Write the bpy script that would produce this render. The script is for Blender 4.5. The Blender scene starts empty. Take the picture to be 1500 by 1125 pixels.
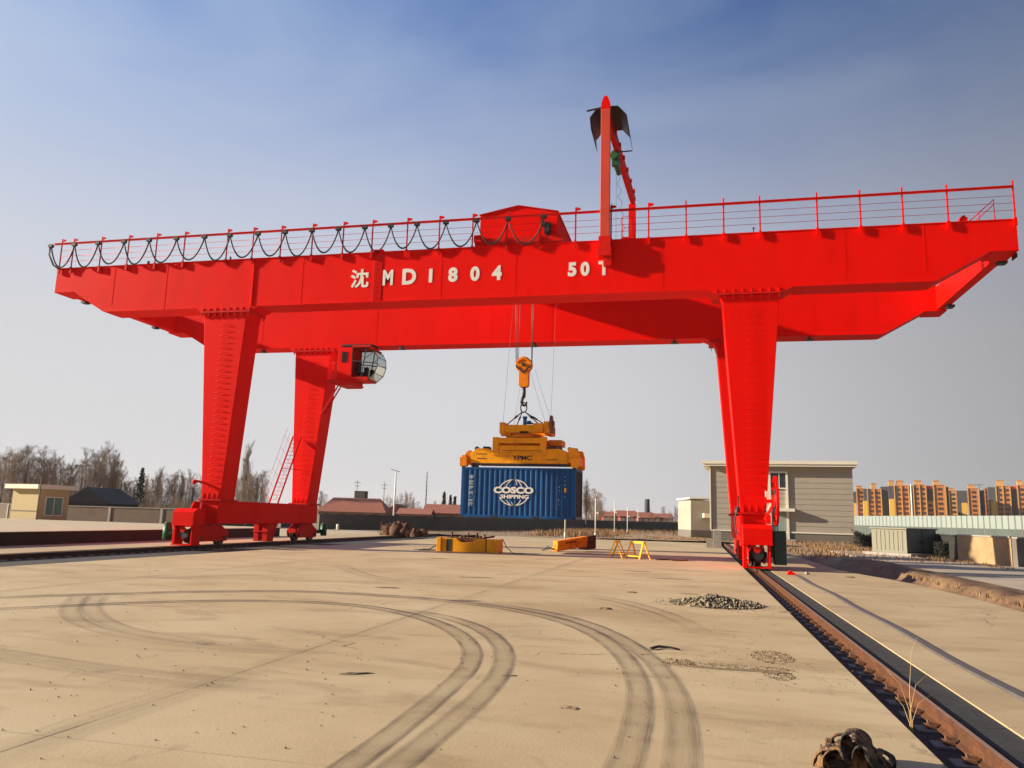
import bpy, math, random
from mathutils import Vector, Matrix
R_ = math.radians
sc = bpy.context.scene
C = sc.collection

# ------------------------------------------------------------------ camera
CAM = Vector((10.6714, -35.5078, 1.8583))
F = Vector((-0.22568047, 0.96001672, 0.16563881))
RT = Vector((0.97414042, 0.22428266, 0.02734483))
UP = Vector((0.01089842, -0.16752666, 0.98580731))
FP = 1152.16
cd = bpy.data.cameras.new("camera"); cam = bpy.data.objects.new("camera", cd); C.objects.link(cam)
cam.matrix_world = Matrix(((RT.x, UP.x, -F.x, CAM.x), (RT.y, UP.y, -F.y, CAM.y), (RT.z, UP.z, -F.z, CAM.z), (0, 0, 0, 1)))
cd.sensor_width = 36; cd.lens = FP / 1500 * 36; cd.clip_end = 20000; cd.clip_start = 0.05
sc.camera = cam

# ------------------------------------------------------------------ light
AZ = R_(9.7); EL = R_(18.6)
to_sun = Vector((-math.cos(AZ) * math.cos(EL), -math.sin(AZ) * math.cos(EL), math.sin(EL)))
ld = bpy.data.lights.new("sun", 'SUN'); ld.energy = 5.0; ld.angle = R_(0.6); ld.color = (1.0, 0.85, 0.64)
so = bpy.data.objects.new("sun", ld); C.objects.link(so)
so.rotation_euler = (-to_sun).to_track_quat('-Z', 'Y').to_euler()
w = bpy.data.worlds.new("World"); sc.world = w; w.use_nodes = True
nt = w.node_tree; nt.nodes.clear()
out = nt.nodes.new('ShaderNodeOutputWorld'); bg = nt.nodes.new('ShaderNodeBackground')
sky = nt.nodes.new('ShaderNodeTexSky'); sky.sky_type = 'NISHITA'; sky.sun_disc = False
sky.sun_elevation = EL; sky.sun_rotation = math.atan2(to_sun.x, to_sun.y)
sky.air_density = 1.0; sky.dust_density = 1.0; sky.ozone_density = 3.0; sky.altitude = 50
def N(t, typ, **k):
    n = t.nodes.new(typ)
    for a, b in k.items(): setattr(n, a, b)
    return n
tc = N(nt, 'ShaderNodeTexCoord')
mp = N(nt, 'ShaderNodeMapping'); mp.inputs['Scale'].default_value = (1.0, 1.0, 2.6); mp.inputs['Rotation'].default_value = (0.1, 0.25, 0.3)
nz = N(nt, 'ShaderNodeTexNoise'); nz.inputs['Scale'].default_value = 2.3; nz.inputs['Detail'].default_value = 7; nz.inputs['Roughness'].default_value = 0.52; nz.inputs['Distortion'].default_value = 0.5
rp = N(nt, 'ShaderNodeValToRGB'); rp.color_ramp.elements[0].position = 0.38; rp.color_ramp.elements[0].color = (0, 0, 0, 1); rp.color_ramp.elements[1].position = 0.78; rp.color_ramp.elements[1].color = (0.42, 0.42, 0.42, 1)
sp = N(nt, 'ShaderNodeSeparateXYZ')
# thin high haze veil: thicker towards the horizon
mr = N(nt, 'ShaderNodeMapRange'); mr.interpolation_type = 'SMOOTHERSTEP'
mr.inputs['From Min'].default_value = 0.10; mr.inputs['From Max'].default_value = 0.69
mr.inputs['To Min'].default_value = 0.97; mr.inputs['To Max'].default_value = 0.03
mx = N(nt, 'ShaderNodeMix', data_type='RGBA'); mx2 = N(nt, 'ShaderNodeMix', data_type='RGBA')
mx.inputs[7].default_value = (5.15, 5.05, 5.15, 1)      # veil
mx2.inputs[7].default_value = (3.9, 4.8, 6.0, 1)     # thin cloud
dt = N(nt, 'ShaderNodeVectorMath', operation='DOT_PRODUCT'); dt.inputs[1].default_value = tuple(Vector((-0.93, 0.30, 0.0)))
mrs = N(nt, 'ShaderNodeMapRange'); mrs.interpolation_type = 'SMOOTHSTEP'; mrs.inputs['From Min'].default_value = -0.35; mrs.inputs['From Max'].default_value = 0.60
mrs.inputs['To Min'].default_value = 0.43; mrs.inputs['To Max'].default_value = 1.0
vs = N(nt, 'ShaderNodeVectorMath', operation='SCALE')
L = nt.links.new
L(tc.outputs['Generated'], mp.inputs[0]); L(mp.outputs[0], nz.inputs[0]); L(nz.outputs[0], rp.inputs[0])
L(tc.outputs['Generated'], sp.inputs[0]); L(sp.outputs[2], mr.inputs[0])
L(tc.outputs['Generated'], dt.inputs[0]); L(dt.outputs['Value'], mrs.inputs[0])
tint = N(nt, 'ShaderNodeVectorMath', operation='MULTIPLY'); tint.inputs[1].default_value = (0.50, 0.92, 1.42); L(sky.outputs[0], tint.inputs[0]); L(tint.outputs[0], mx2.inputs[6]); L(rp.outputs[0], mx2.inputs[0])
cl = N(nt, 'ShaderNodeMapRange'); cl.interpolation_type = 'SMOOTHSTEP'; cl.inputs['From Min'].default_value = 0.45; cl.inputs['From Max'].default_value = 0.95; cl.inputs['To Max'].default_value = 0.45; L(dt.outputs['Value'], cl.inputs[0])
ca = N(nt, 'ShaderNodeMath', operation='ADD', use_clamp=True); L(rp.outputs[0], ca.inputs[0]); L(cl.outputs[0], ca.inputs[1]); L(ca.outputs[0], mx2.inputs[0])
L(mx2.outputs[2], mx.inputs[6]); L(mr.outputs[0], mx.inputs[0])
L(mx.outputs[2], vs.inputs[0]); L(mrs.outputs[0], vs.inputs['Scale'])
L(vs.outputs[0], bg.inputs[0]); L(bg.outputs[0], out.inputs[0])
bg.inputs[1].default_value = 0.064
sc.view_settings.view_transform = 'Standard'; sc.view_settings.look = 'None'
sc.view_settings.gamma = 1; sc.view_settings.exposure = 1.06

# ------------------------------------------------------------------ helpers
def ray(u, v): return F + RT * (u - 750) / FP - UP * (v - 562.5) / FP
def G(u, v, z=0.0):
    d = ray(u, v); t = (z - CAM.z) / d.z; return CAM + d * t
def hor(u):
    # image height of the horizon at column u
    return 562.5 + FP * (F.z + RT.z * (u - 750) / FP) / UP.z
def P(u, s, z=0.0):
    p = CAM + ray(u, hor(u)) * s; return Vector((p.x, p.y, z))
def Z(u, v, s): return (CAM + ray(u, v) * s).z

WL = {}
def link(o, parent=None):
    C.objects.link(o)
    if parent is not None:
        o.parent = parent
        WL[o.name] = WL.get(parent.name, Vector((0, 0, 0)))
    return o
def tag(o, label=None, cat=None, group=None, kind=None):
    if label: o['label'] = label
    if cat: o['category'] = cat
    if group: o['group'] = group
    if kind: o['kind'] = kind
    return o
def empty(name, loc, label, cat, group=None):
    o = bpy.data.objects.new(name, None); o.empty_display_size = 0.3
    C.objects.link(o); o.location = loc; WL[o.name] = Vector(loc)
    return tag(o, label, cat, group)

class MB:
    def __init__(s): s.v = []; s.f = []; s.m = []; s.sm = []; s.uv = None
    def add(s, vs, fs, mi=0, smooth=False):
        b = len(s.v); s.v += [tuple(x) for x in vs]
        for f in fs: s.f.append([b + i for i in f]); s.m.append(mi); s.sm.append(smooth)
        return s
    def box(s, x0, x1, y0, y1, z0, z1, mi=0, rot=0, c=None):
        vs = [(x, y, z) for z in (z0, z1) for x, y in ((x0, y0), (x1, y0), (x1, y1), (x0, y1))]
        if rot:
            cx, cy = c if c else ((x0 + x1) / 2, (y0 + y1) / 2); co, si = math.cos(rot), math.sin(rot)
            vs = [(cx + (x - cx) * co - (y - cy) * si, cy + (x - cx) * si + (y - cy) * co, z) for x, y, z in vs]
        return s.add(vs, [(0, 3, 2, 1), (4, 5, 6, 7), (0, 1, 5, 4), (1, 2, 6, 5), (2, 3, 7, 6), (3, 0, 4, 7)], mi)
    def hexa(s, b, t, mi=0):   # b, t: 4 corners each, counterclockwise from above
        return s.add(list(b) + list(t), [(0, 3, 2, 1), (4, 5, 6, 7), (0, 1, 5, 4), (1, 2, 6, 5), (2, 3, 7, 6), (3, 0, 4, 7)], mi)
    def prism_y(s, poly, y0, y1, mi=0):   # poly in x,z counterclockwise seen from -y
        n = len(poly)
        vs = [(x, y0, z) for x, z in poly] + [(x, y1, z) for x, z in poly]
        fs = [tuple(range(n)), tuple(reversed(range(n, 2 * n)))]
        for i in range(n):
            j = (i + 1) % n; fs.append((j, i, i + n, j + n))
        return s.add(vs, fs, mi)
    def prism_x(s, poly, x0, x1, mi=0):   # poly in y,z
        n = len(poly)
        vs = [(x0, y, z) for y, z in poly] + [(x1, y, z) for y, z in poly]
        fs = [tuple(range(n)), tuple(reversed(range(n, 2 * n)))]
        for i in range(n):
            j = (i + 1) % n; fs.append((j, i, i + n, j + n))
        return s.add(vs, fs, mi)
    def prism_z(s, poly, z0, z1, mi=0):
        n = len(poly)
        vs = [(x, y, z0) for x, y in poly] + [(x, y, z1) for x, y in poly]
        fs = [tuple(reversed(range(n))), tuple(range(n, 2 * n))]
        for i in range(n):
            j = (i + 1) % n; fs.append((i, j, j + n, i + n))
        return s.add(vs, fs, mi)
    def tube(s, pts, r, n=8, mi=0, smooth=True, caps=True):
        pts = [Vector(p) for p in pts]; rs = r if isinstance(r, (list, tuple)) else [r] * len(pts)
        vs = []; up = None
        for i, p in enumerate(pts):
            t = (pts[min(i + 1, len(pts) - 1)] - pts[max(i - 1, 0)])
            if t.length < 1e-9: t = Vector((0, 0, 1))
            t.normalize()
            if up is None:
                up = t.orthogonal().normalized()
            else:
                up = up - t * up.dot(t)
                up = up.normalized() if up.length > 1e-6 else t.orthogonal().normalized()
            b = t.cross(up)
            for k in range(n):
                a = 2 * math.pi * (k + 0.5) / n
                vs.append(p + (up * math.cos(a) + b * math.sin(a)) * rs[i])
        fs = []
        for i in range(len(pts) - 1):
            for k in range(n):
                k2 = (k + 1) % n
                fs.append((i * n + k, i * n + k2, (i + 1) * n + k2, (i + 1) * n + k))
        base = len(s.v); s.add(vs, fs, mi, smooth)
        if caps:
            s.f.append([base + k for k in reversed(range(n))]); s.m.append(mi); s.sm.append(False)
            s.f.append([base + (len(pts) - 1) * n + k for k in range(n)]); s.m.append(mi); s.sm.append(False)
        return s
    def bar(s, a, b, w_, h=None, mi=0):  # square bar
        h = h or w_
        a = Vector(a); b = Vector(b); t = (b - a).normalized()
        x = t.cross(Vector((0, 0, 1)))
        x = Vector((1, 0, 0)) if x.length < 1e-3 else x.normalized()
        y = x.cross(t).normalized()
        q = [(-1, -1), (1, -1), (1, 1), (-1, 1)]
        vs = [p + x * i * w_ / 2 + y * j * h / 2 for p in (a, b) for i, j in q]
        return s.add(vs, [(0, 3, 2, 1), (4, 5, 6, 7), (0, 1, 5, 4), (1, 2, 6, 5), (2, 3, 7, 6), (3, 0, 4, 7)], mi)
    def cyl(s, c, ax, r, l, n=24, mi=0, smooth=True):
        c = Vector(c); d = {'x': Vector((1, 0, 0)), 'y': Vector((0, 1, 0)), 'z': Vector((0, 0, 1))}[ax] * l / 2
        return s.tube([c - d, c + d], r, n, mi, smooth)
    def build(s, name, mats, parent=None, bevel=0, local=False):
        if not isinstance(mats, (list, tuple)): mats = [mats]
        off = Vector((0, 0, 0)); loc = None
        if parent is not None:
            if not local: off = WL.get(parent.name, off)
        else:
            xs = [v[0] for v in s.v]; ys = [v[1] for v in s.v]; zs = [v[2] for v in s.v]
            off = Vector(((min(xs) + max(xs)) / 2, (min(ys) + max(ys)) / 2, min(zs))); loc = off
        me = bpy.data.meshes.new(name)
        me.from_pydata([(v[0] - off.x, v[1] - off.y, v[2] - off.z) for v in s.v], [], s.f)
        for m in mats: me.materials.append(m)
        me.polygons.foreach_set('material_index', s.m); me.polygons.foreach_set('use_smooth', s.sm)
        if s.uv:
            ul = me.uv_layers.new(name='UVMap')
            for li, l_ in enumerate(me.loops): ul.data[li].uv = s.uv[l_.vertex_index]
        me.update()
        o = bpy.data.objects.new(name, me); link(o, parent)
        if loc is not None: o.location = loc; WL[o.name] = loc
        if bevel:
            b = o.modifiers.new('bevel', 'BEVEL'); b.width = bevel; b.segments = 2; b.limit_method = 'ANGLE'
        return o
def copy_tree(o, parent=None, loc=None, rz=None):
    c = o.copy(); C.objects.link(c)
    if parent is not None: c.parent = parent
    if loc is not None: c.location = loc
    if rz is not None: c.rotation_euler = (0, 0, rz)
    for ch in list(o.children): copy_tree(ch, c)
    return c

# ------------------------------------------------------------------ materials
def mat(name, col, rough=0.6, metal=0.0, var=0.12, scale=3.0, bump=0.0, bscale=40, dirt=None, dirt_amt=0.5, dscale=1.2, spec=0.5, coat=0.0, stretch=(1, 1, 1), dlo=0.5, dhi=0.72):
    m = bpy.data.materials.new(name); m.use_nodes = True; t = m.node_tree; b = t.nodes['Principled BSDF']; l = t.links.new
    b.inputs['Roughness'].default_value = rough; b.inputs['Metallic'].default_value = metal
    b.inputs['Specular IOR Level'].default_value = spec; b.inputs['Coat Weight'].default_value = coat; b.inputs['Coat Roughness'].default_value = 0.25
    tc = N(t, 'ShaderNodeTexCoord'); g = N(t, 'ShaderNodeNewGeometry')
    mp = N(t, 'ShaderNodeMapping'); mp.inputs['Scale'].default_value = stretch; l(g.outputs['Position'], mp.inputs[0])
    n = N(t, 'ShaderNodeTexNoise'); n.inputs['Scale'].default_value = scale; n.inputs['Detail'].default_value = 6; n.inputs['Roughness'].default_value = 0.6; l(mp.outputs[0], n.inputs[0])
    mr = N(t, 'ShaderNodeMapRange'); mr.inputs['From Min'].default_value = 0.25; mr.inputs['From Max'].default_value = 0.75; mr.inputs['To Min'].default_value = 1 - var; mr.inputs['To Max'].default_value = 1 + var
    l(n.outputs[0], mr.inputs[0])
    v = N(t, 'ShaderNodeVectorMath', operation='SCALE'); v.inputs[0].default_value = col[:3]; l(mr.outputs[0], v.inputs['Scale'])
    last = v.outputs[0]
    if dirt:
        n2 = N(t, 'ShaderNodeTexNoise'); n2.inputs['Scale'].default_value = dscale; n2.inputs['Detail'].default_value = 8; n2.inputs['Roughness'].default_value = 0.65; l(mp.outputs[0], n2.inputs[0])
        r2 = N(t, 'ShaderNodeMapRange'); r2.inputs['From Min'].default_value = dlo; r2.inputs['From Max'].default_value = dhi; r2.inputs['To Max'].default_value = dirt_amt; l(n2.outputs[0], r2.inputs[0])
        x = N(t, 'ShaderNodeMix', data_type='RGBA'); x.inputs[7].default_value = (*dirt, 1); l(r2.outputs[0], x.inputs[0]); l(last, x.inputs[6]); last = x.outputs[2]
    l(last, b.inputs['Base Color'])
    rr = N(t, 'ShaderNodeMapRange'); rr.inputs['To Min'].default_value = rough - 0.08; rr.inputs['To Max'].default_value = rough + 0.1; l(n.outputs[0], rr.inputs[0]); l(rr.outputs[0], b.inputs['Roughness'])
    if bump:
        n3 = N(t, 'ShaderNodeTexNoise'); n3.inputs['Scale'].default_value = bscale; n3.inputs['Detail'].default_value = 5; l(g.outputs['Position'], n3.inputs[0])
        bp = N(t, 'ShaderNodeBump'); bp.inputs['Strength'].default_value = bump; bp.inputs['Distance'].default_value = 0.02; l(n3.outputs[0], bp.inputs['Height']); l(bp.outputs[0], b.inputs['Normal'])
    return m
M = {}
M['red'] = mat('crane_red', (0.85, 0.0042, 0.0006), 0.55, spec=0.06, var=0.05, scale=0.6, dirt=(0.62, 0.005, 0.0015), dirt_amt=0.35, dscale=0.7, bump=0.03, bscale=1.2, stretch=(1, 1, .35))
M['red2'] = mat('crane_red_worn', (0.68, 0.010, 0.004), 0.55, spec=0.1, var=0.12, scale=3, dirt=(0.22, 0.03, 0.02), dirt_amt=0.45, dscale=2.5)
M['yellow'] = mat('lift_yellow', (0.92, 0.39, 0.006), 0.5, spec=.2, var=0.08, scale=3, dirt=(0.38, 0.15, 0.02), dirt_amt=0.5, dscale=2.2)
M['orange'] = mat('hook_orange', (0.80, 0.25, 0.006), 0.5, spec=.2, var=0.1, scale=4, dirt=(0.20, 0.07, 0.02), dirt_amt=0.5, dscale=3)
M['hiyellow'] = mat('trestle_yellow', (0.92, 0.52, 0.01), 0.5, spec=.2, var=0.08)
M['black'] = mat('black_rubber', (0.012, 0.012, 0.013), 0.55, var=0.2)
M['dark'] = mat('dark_steel', (0.035, 0.034, 0.036), 0.5, var=0.2, metal=0.3)
M['green'] = mat('machine_green', (0.012, 0.11, 0.035), 0.5, var=0.15)
M['dgreen'] = mat('cabinet_dark_green', (0.012, 0.045, 0.035), 0.5, var=0.15)
M['teal'] = mat('motor_blue', (0.01, 0.13, 0.28), 0.45, var=0.15)
M['white'] = mat('white_paint', (0.80, 0.78, 0.74), 0.6, var=0.06)
M['letter'] = mat('letter_white', (0.82, 0.80, 0.72), 0.6, var=0.08, scale=4)
M['letterdim'] = mat('letter_faded', (0.42, 0.47, 0.50), 0.6, var=0.15, scale=6)
M['ink'] = mat('letter_black', (0.03, 0.022, 0.015), 0.6, var=0.2)
M['rope'] = mat('steel_rope', (0.09, 0.085, 0.08), 0.5, metal=0.5, var=0.2)
M['blue'] = mat('container_blue', (0.004, 0.085, 0.27), 0.45, spec=.3, var=0.12, scale=1.5, dirt=(0.004, 0.04, 0.10), dirt_amt=0.5, dscale=1.1)
M['bluedoor'] = mat('container_end', (0.010, 0.03, 0.065), 0.55, var=0.15)
M['rust'] = mat('rail_rust', (0.115, 0.045, 0.021), 0.8, var=0.35, scale=9, dirt=(0.075, 0.035, 0.02), dirt_amt=0.85, dscale=4, dlo=.42, dhi=.62, bump=0.6, bscale=50, spec=.2)
M['railtop'] = mat('rail_head', (0.36, 0.22, 0.15), 0.4, metal=0.5, var=0.15, scale=6)
M['clip'] = mat('clip_rust', (0.16, 0.07, 0.035), 0.8, var=0.3, scale=15)
M['pad'] = mat('grout_pad', (0.19, 0.18, 0.16), 0.9, var=0.3, scale=9)
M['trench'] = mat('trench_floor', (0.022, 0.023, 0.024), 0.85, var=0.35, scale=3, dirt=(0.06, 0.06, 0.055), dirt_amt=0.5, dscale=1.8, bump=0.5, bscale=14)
M['cable'] = mat('flat_cable', (0.085, 0.075, 0.07), 0.5, var=0.2, scale=5)
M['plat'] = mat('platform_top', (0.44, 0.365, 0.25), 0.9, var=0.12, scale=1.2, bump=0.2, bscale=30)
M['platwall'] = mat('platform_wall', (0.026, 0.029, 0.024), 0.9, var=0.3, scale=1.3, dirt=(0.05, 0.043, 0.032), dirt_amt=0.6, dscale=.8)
M['wallgrey'] = mat('boundary_wall', (0.115, 0.108, 0.10), 0.9, var=0.2, scale=.5, dirt=(0.06, 0.055, 0.05), dirt_amt=0.6, dscale=.4)
M['coping'] = mat('wall_coping', (0.30, 0.28, 0.25), 0.9, var=0.15)
M['brickwall'] = mat('dim_brick_wall', (0.13, 0.095, 0.07), 0.9, var=0.25, scale=.8)
M['cream'] = mat('booth_cream', (0.46, 0.36, 0.19), 0.85, var=0.08)
M['slate'] = mat('slate_roof', (0.07, 0.065, 0.065), 0.9, var=0.2)
M['tile'] = mat('red_tile', (0.34, 0.115, 0.070), 0.85, var=0.22, scale=2.0, dirt=(0.20, 0.09, 0.07), dirt_amt=0.6, dscale=.5)
M['vwall'] = mat('village_wall', (0.33, 0.23, 0.16), 0.9, var=0.15, scale=.5)
M['glass'] = mat('dark_glass', (0.025, 0.035, 0.045), 0.12, var=0.2, spec=0.8)
M['tealglass'] = mat('teal_glass', (0.03, 0.12, 0.12), 0.15, var=0.2, spec=0.8)
M['clad'] = mat('cladding', (0.365, 0.325, 0.265), 0.75, var=0.05, scale=.6, dirt=(0.30, 0.26, 0.21), dirt_amt=0.4, dscale=.5)
M['trim'] = mat('trim_cream', (0.72, 0.68, 0.56), 0.75, var=0.06)
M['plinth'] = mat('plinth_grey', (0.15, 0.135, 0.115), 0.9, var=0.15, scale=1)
M['aptor'] = mat('apartment_orange', (0.40, 0.15, 0.035), 0.9, var=0.1, scale=.1)
M['aptlt'] = mat('apartment_sand', (0.46, 0.25, 0.075), 0.9, var=0.1, scale=.1)
M['aptyl'] = mat('apartment_yellow', (0.58, 0.36, 0.045), 0.9, var=0.06, scale=.1)
M['aptdk'] = mat('apartment_shade_grey', (0.055, 0.055, 0.065), 0.9, var=0.15, scale=.1)  # dark grey puts the shade of wings and gables into the colour
M['aptred'] = mat('apartment_red', (0.48, 0.08, 0.035), 0.9, var=0.1)
M['aptwin'] = mat('apartment_window', (0.05, 0.022, 0.014), 0.5, var=0.25, scale=.4)
M['hoard'] = mat('hoarding_white', (0.22, 0.265, 0.25), 0.6, var=0.06, scale=.4)
M['hoardlow'] = mat('hoarding_teal', (0.065, 0.09, 0.083), 0.7, var=0.2, scale=.5)
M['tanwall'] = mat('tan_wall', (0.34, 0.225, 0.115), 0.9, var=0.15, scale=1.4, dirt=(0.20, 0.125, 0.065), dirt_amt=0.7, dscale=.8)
M['cabin'] = mat('cabinet_side', (0.20, 0.195, 0.145), 0.7, var=0.06)
M['cabdoor'] = mat('cabinet_door', (0.14, 0.16, 0.145), 0.6, var=0.08)
M['hedge'] = mat('dark_hedge', (0.018, 0.018, 0.014), 0.95, var=0.4, scale=4)
M['bark'] = mat('bark', (0.115, 0.085, 0.062), 0.9, var=0.25, scale=2)
M['twig'] = mat('twigs', (0.225, 0.158, 0.108), 0.9, var=0.3, scale=.5)
M['conifer'] = mat('conifer', (0.045, 0.055, 0.035), 0.9, var=0.3, scale=1)
M['drygrass'] = mat('dry_grass', (0.30, 0.18, 0.085), 0.9, var=0.4, scale=1.3, dirt=(0.12, 0.065, 0.035), dirt_amt=0.8, dscale=.35, dlo=.42, dhi=.62)
M['stalk'] = mat('dry_stalk', (0.52, 0.36, 0.16), 0.8, var=0.2)
M['stone'] = mat('stones', (0.29, 0.225, 0.14), 0.95, var=0.6, scale=9, dirt=(0.06, 0.062, 0.06), dirt_amt=0.9, dscale=7, dlo=.46, dhi=.54, spec=.2)
M['rag'] = mat('worn_leather', (0.24, 0.125, 0.05), 0.85, var=0.3, scale=9, dirt=(0.02, 0.018, 0.016), dirt_amt=0.95, dscale=8, dlo=.45, dhi=.52, bump=1.0, bscale=60)
M['tarp'] = mat('brown_tarp', (0.11, 0.05, 0.026), 0.9, var=0.35, scale=3, bump=0.6, bscale=6)
M['mud'] = mat('clod', (0.20, 0.14, 0.08), 0.95, var=0.3, scale=12)

def ground_mat(name, base, alt, dark, scale=0.25, joints=False, bump=0.35):
    m = bpy.data.materials.new(name); m.use_nodes = True; t = m.node_tree; b = t.nodes['Principled BSDF']; l = t.links.new
    g = N(t, 'ShaderNodeNewGeometry'); pos = g.outputs['Position']
    def noise(s, d=8, r=.6, stretch=None, dist=0):
        n = N(t, 'ShaderNodeTexNoise'); n.inputs['Scale'].default_value = s; n.inputs['Detail'].default_value = d; n.inputs['Roughness'].default_value = r; n.inputs['Distortion'].default_value = dist
        if stretch:
            mp = N(t, 'ShaderNodeMapping'); mp.inputs['Scale'].default_value = stretch; l(pos, mp.inputs[0]); l(mp.outputs[0], n.inputs[0])
        else: l(pos, n.inputs[0])
        return n.outputs[0]
    def rng(x, a, b_, lo, hi):
        r = N(t, 'ShaderNodeMapRange'); r.interpolation_type = 'SMOOTHSTEP'
        r.inputs['From Min'].default_value = a; r.inputs['From Max'].default_value = b_; r.inputs['To Min'].default_value = lo; r.inputs['To Max'].default_value = hi; l(x, r.inputs[0]); return r.outputs[0]
    def mixc(f, a, b_):
        x = N(t, 'ShaderNodeMix', data_type='RGBA')
        if isinstance(f, float): x.inputs[0].default_value = f
        else: l(f, x.inputs[0])
        if isinstance(a, tuple): x.inputs[6].default_value = (*a, 1)
        else: l(a, x.inputs[6])
        if isinstance(b_, tuple): x.inputs[7].default_value = (*b_, 1)
        else: l(b_, x.inputs[7])
        return x.outputs[2]
    c = mixc(rng(noise(scale, 9, .62), .35, .65, 0, 1), base, alt)
    c = mixc(rng(noise(scale * .35, 6, .6, (1.0, 2.5, 1), 1.0), .50, .72, 0, .55), c, dark)
    c = mixc(rng(noise(2.2, 8, .7, (.6, 1.4, 1)), .56, .74, 0, .35), c, dark)
    c = mixc(rng(noise(.55, 10, .68, (.7, 1.6, 1), .6), .50, .66, 0, .45), c, tuple(x * y for x, y in zip(dark, (.82, .80, .78))))
    c = mixc(rng(noise(1.1, 9, .7, (1.5, .6, 1), 1.2), .60, .70, 0, .45), c, tuple(x * .52 for x in base))
    vo = N(t, 'ShaderNodeTexVoronoi', feature='DISTANCE_TO_EDGE'); vo.inputs['Scale'].default_value = .16
    wn = N(t, 'ShaderNodeTexNoise'); wn.inputs['Scale'].default_value = .9; wn.inputs['Detail'].default_value = 8; l(pos, wn.inputs[0])
    wv = N(t, 'ShaderNodeVectorMath', operation='MULTIPLY_ADD'); wv.inputs[1].default_value = (1.6, 1.6, 0); l(wn.outputs['Color'], wv.inputs[0]); l(pos, wv.inputs[2]); l(wv.outputs[0], vo.inputs['Vector'])
    ck = N(t, 'ShaderNodeMath', operation='MULTIPLY'); l(rng(vo.outputs['Distance'], .0008, .0035, .75, 0), ck.inputs[0]); l(rng(noise(.22, 4, .6), .46, .60, 0, 1), ck.inputs[1])
    c = mixc(ck.outputs[0], c, tuple(x * .30 for x in base))
    c = mixc(rng(noise(.9, 9, .66, None, .4), .30, .42, .30, 0), c, tuple(min(.7, x * 1.25) for x in base))
    c = mixc(rng(noise(45, 4, .7), .58, .78, 0, .30), c, tuple(x * .45 for x in base))
    c = mixc(rng(noise(16, 6, .75), .62, .72, 0, .35), c, tuple(x * .55 for x in base))
    if joints:
        sx = N(t, 'ShaderNodeSeparateXYZ'); l(pos, sx.inputs[0])
        jn = noise(1.4, 5, .7)
        def joint(axis, off, per, wid, amt, clr):
            nonlocal c
            a = N(t, 'ShaderNodeMath', operation='ADD'); l(sx.outputs[axis], a.inputs[0]); a.inputs[1].default_value = -off
            wob = N(t, 'ShaderNodeMath', operation='MULTIPLY_ADD'); l(jn, wob.inputs[0]); wob.inputs[1].default_value = .018; l(a.outputs[0], wob.inputs[2])
            pp = N(t, 'ShaderNodeMath', operation='PINGPONG'); l(wob.outputs[0], pp.inputs[0]); pp.inputs[1].default_value = per / 2
            f = rng(pp.outputs[0], wid * .4, wid, amt, 0)
            mu = N(t, 'ShaderNodeMath', operation='MULTIPLY'); l(f, mu.inputs[0]); l(rng(noise(.5, 5, .6), .38, .6, .25, 1), mu.inputs[1])
            c = mixc(mu.outputs[0], c, clr)
        joint(0, 5.555, 9.2, .022, .85, tuple(x * .22 for x in base))
        joint(0, 5.62, 9.2, .28, .22, tuple(x * .5 for x in base))
        joint(1, -24.75, 5.0, .02, .30, tuple(x * .35 for x in base))
    l(c, b.inputs['Base Color']); b.inputs['Roughness'].default_value = .72; b.inputs['Specular IOR Level'].default_value = .3
    bn = N(t, 'ShaderNodeBump'); bn.inputs['Strength'].default_value = bump; bn.inputs['Distance'].default_value = .012
    l(noise(28, 8, .7), bn.inputs['Height']); l(bn.outputs[0], b.inputs['Normal'])
    return m
M['concrete'] = ground_mat('yard_concrete', (0.455, 0.345, 0.195), (0.53, 0.42, 0.255), (0.31, 0.212, 0.108), joints=True)
M['concrete2'] = ground_mat('strip_concrete', (0.42, 0.32, 0.185), (0.48, 0.375, 0.225), (0.31, 0.22, 0.125), scale=.4)
M['road'] = ground_mat('far_road', (0.34, 0.29, 0.225), (0.42, 0.36, 0.28), (0.25, 0.20, 0.15), scale=.15)
M['dirt'] = ground_mat('dry_dirt', (0.25, 0.165, 0.095), (0.36, 0.26, 0.165), (0.15, 0.09, 0.055), scale=.12, bump=.8)
M['bank'] = ground_mat('bank_dirt', (0.125, 0.075, 0.042), (0.20, 0.125, 0.07), (0.055, 0.034, 0.02), scale=.6, bump=1.0)
M['field'] = ground_mat('far_field', (0.22, 0.155, 0.10), (0.30, 0.22, 0.14), (0.14, 0.10, 0.06), scale=.03, bump=.8)

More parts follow.
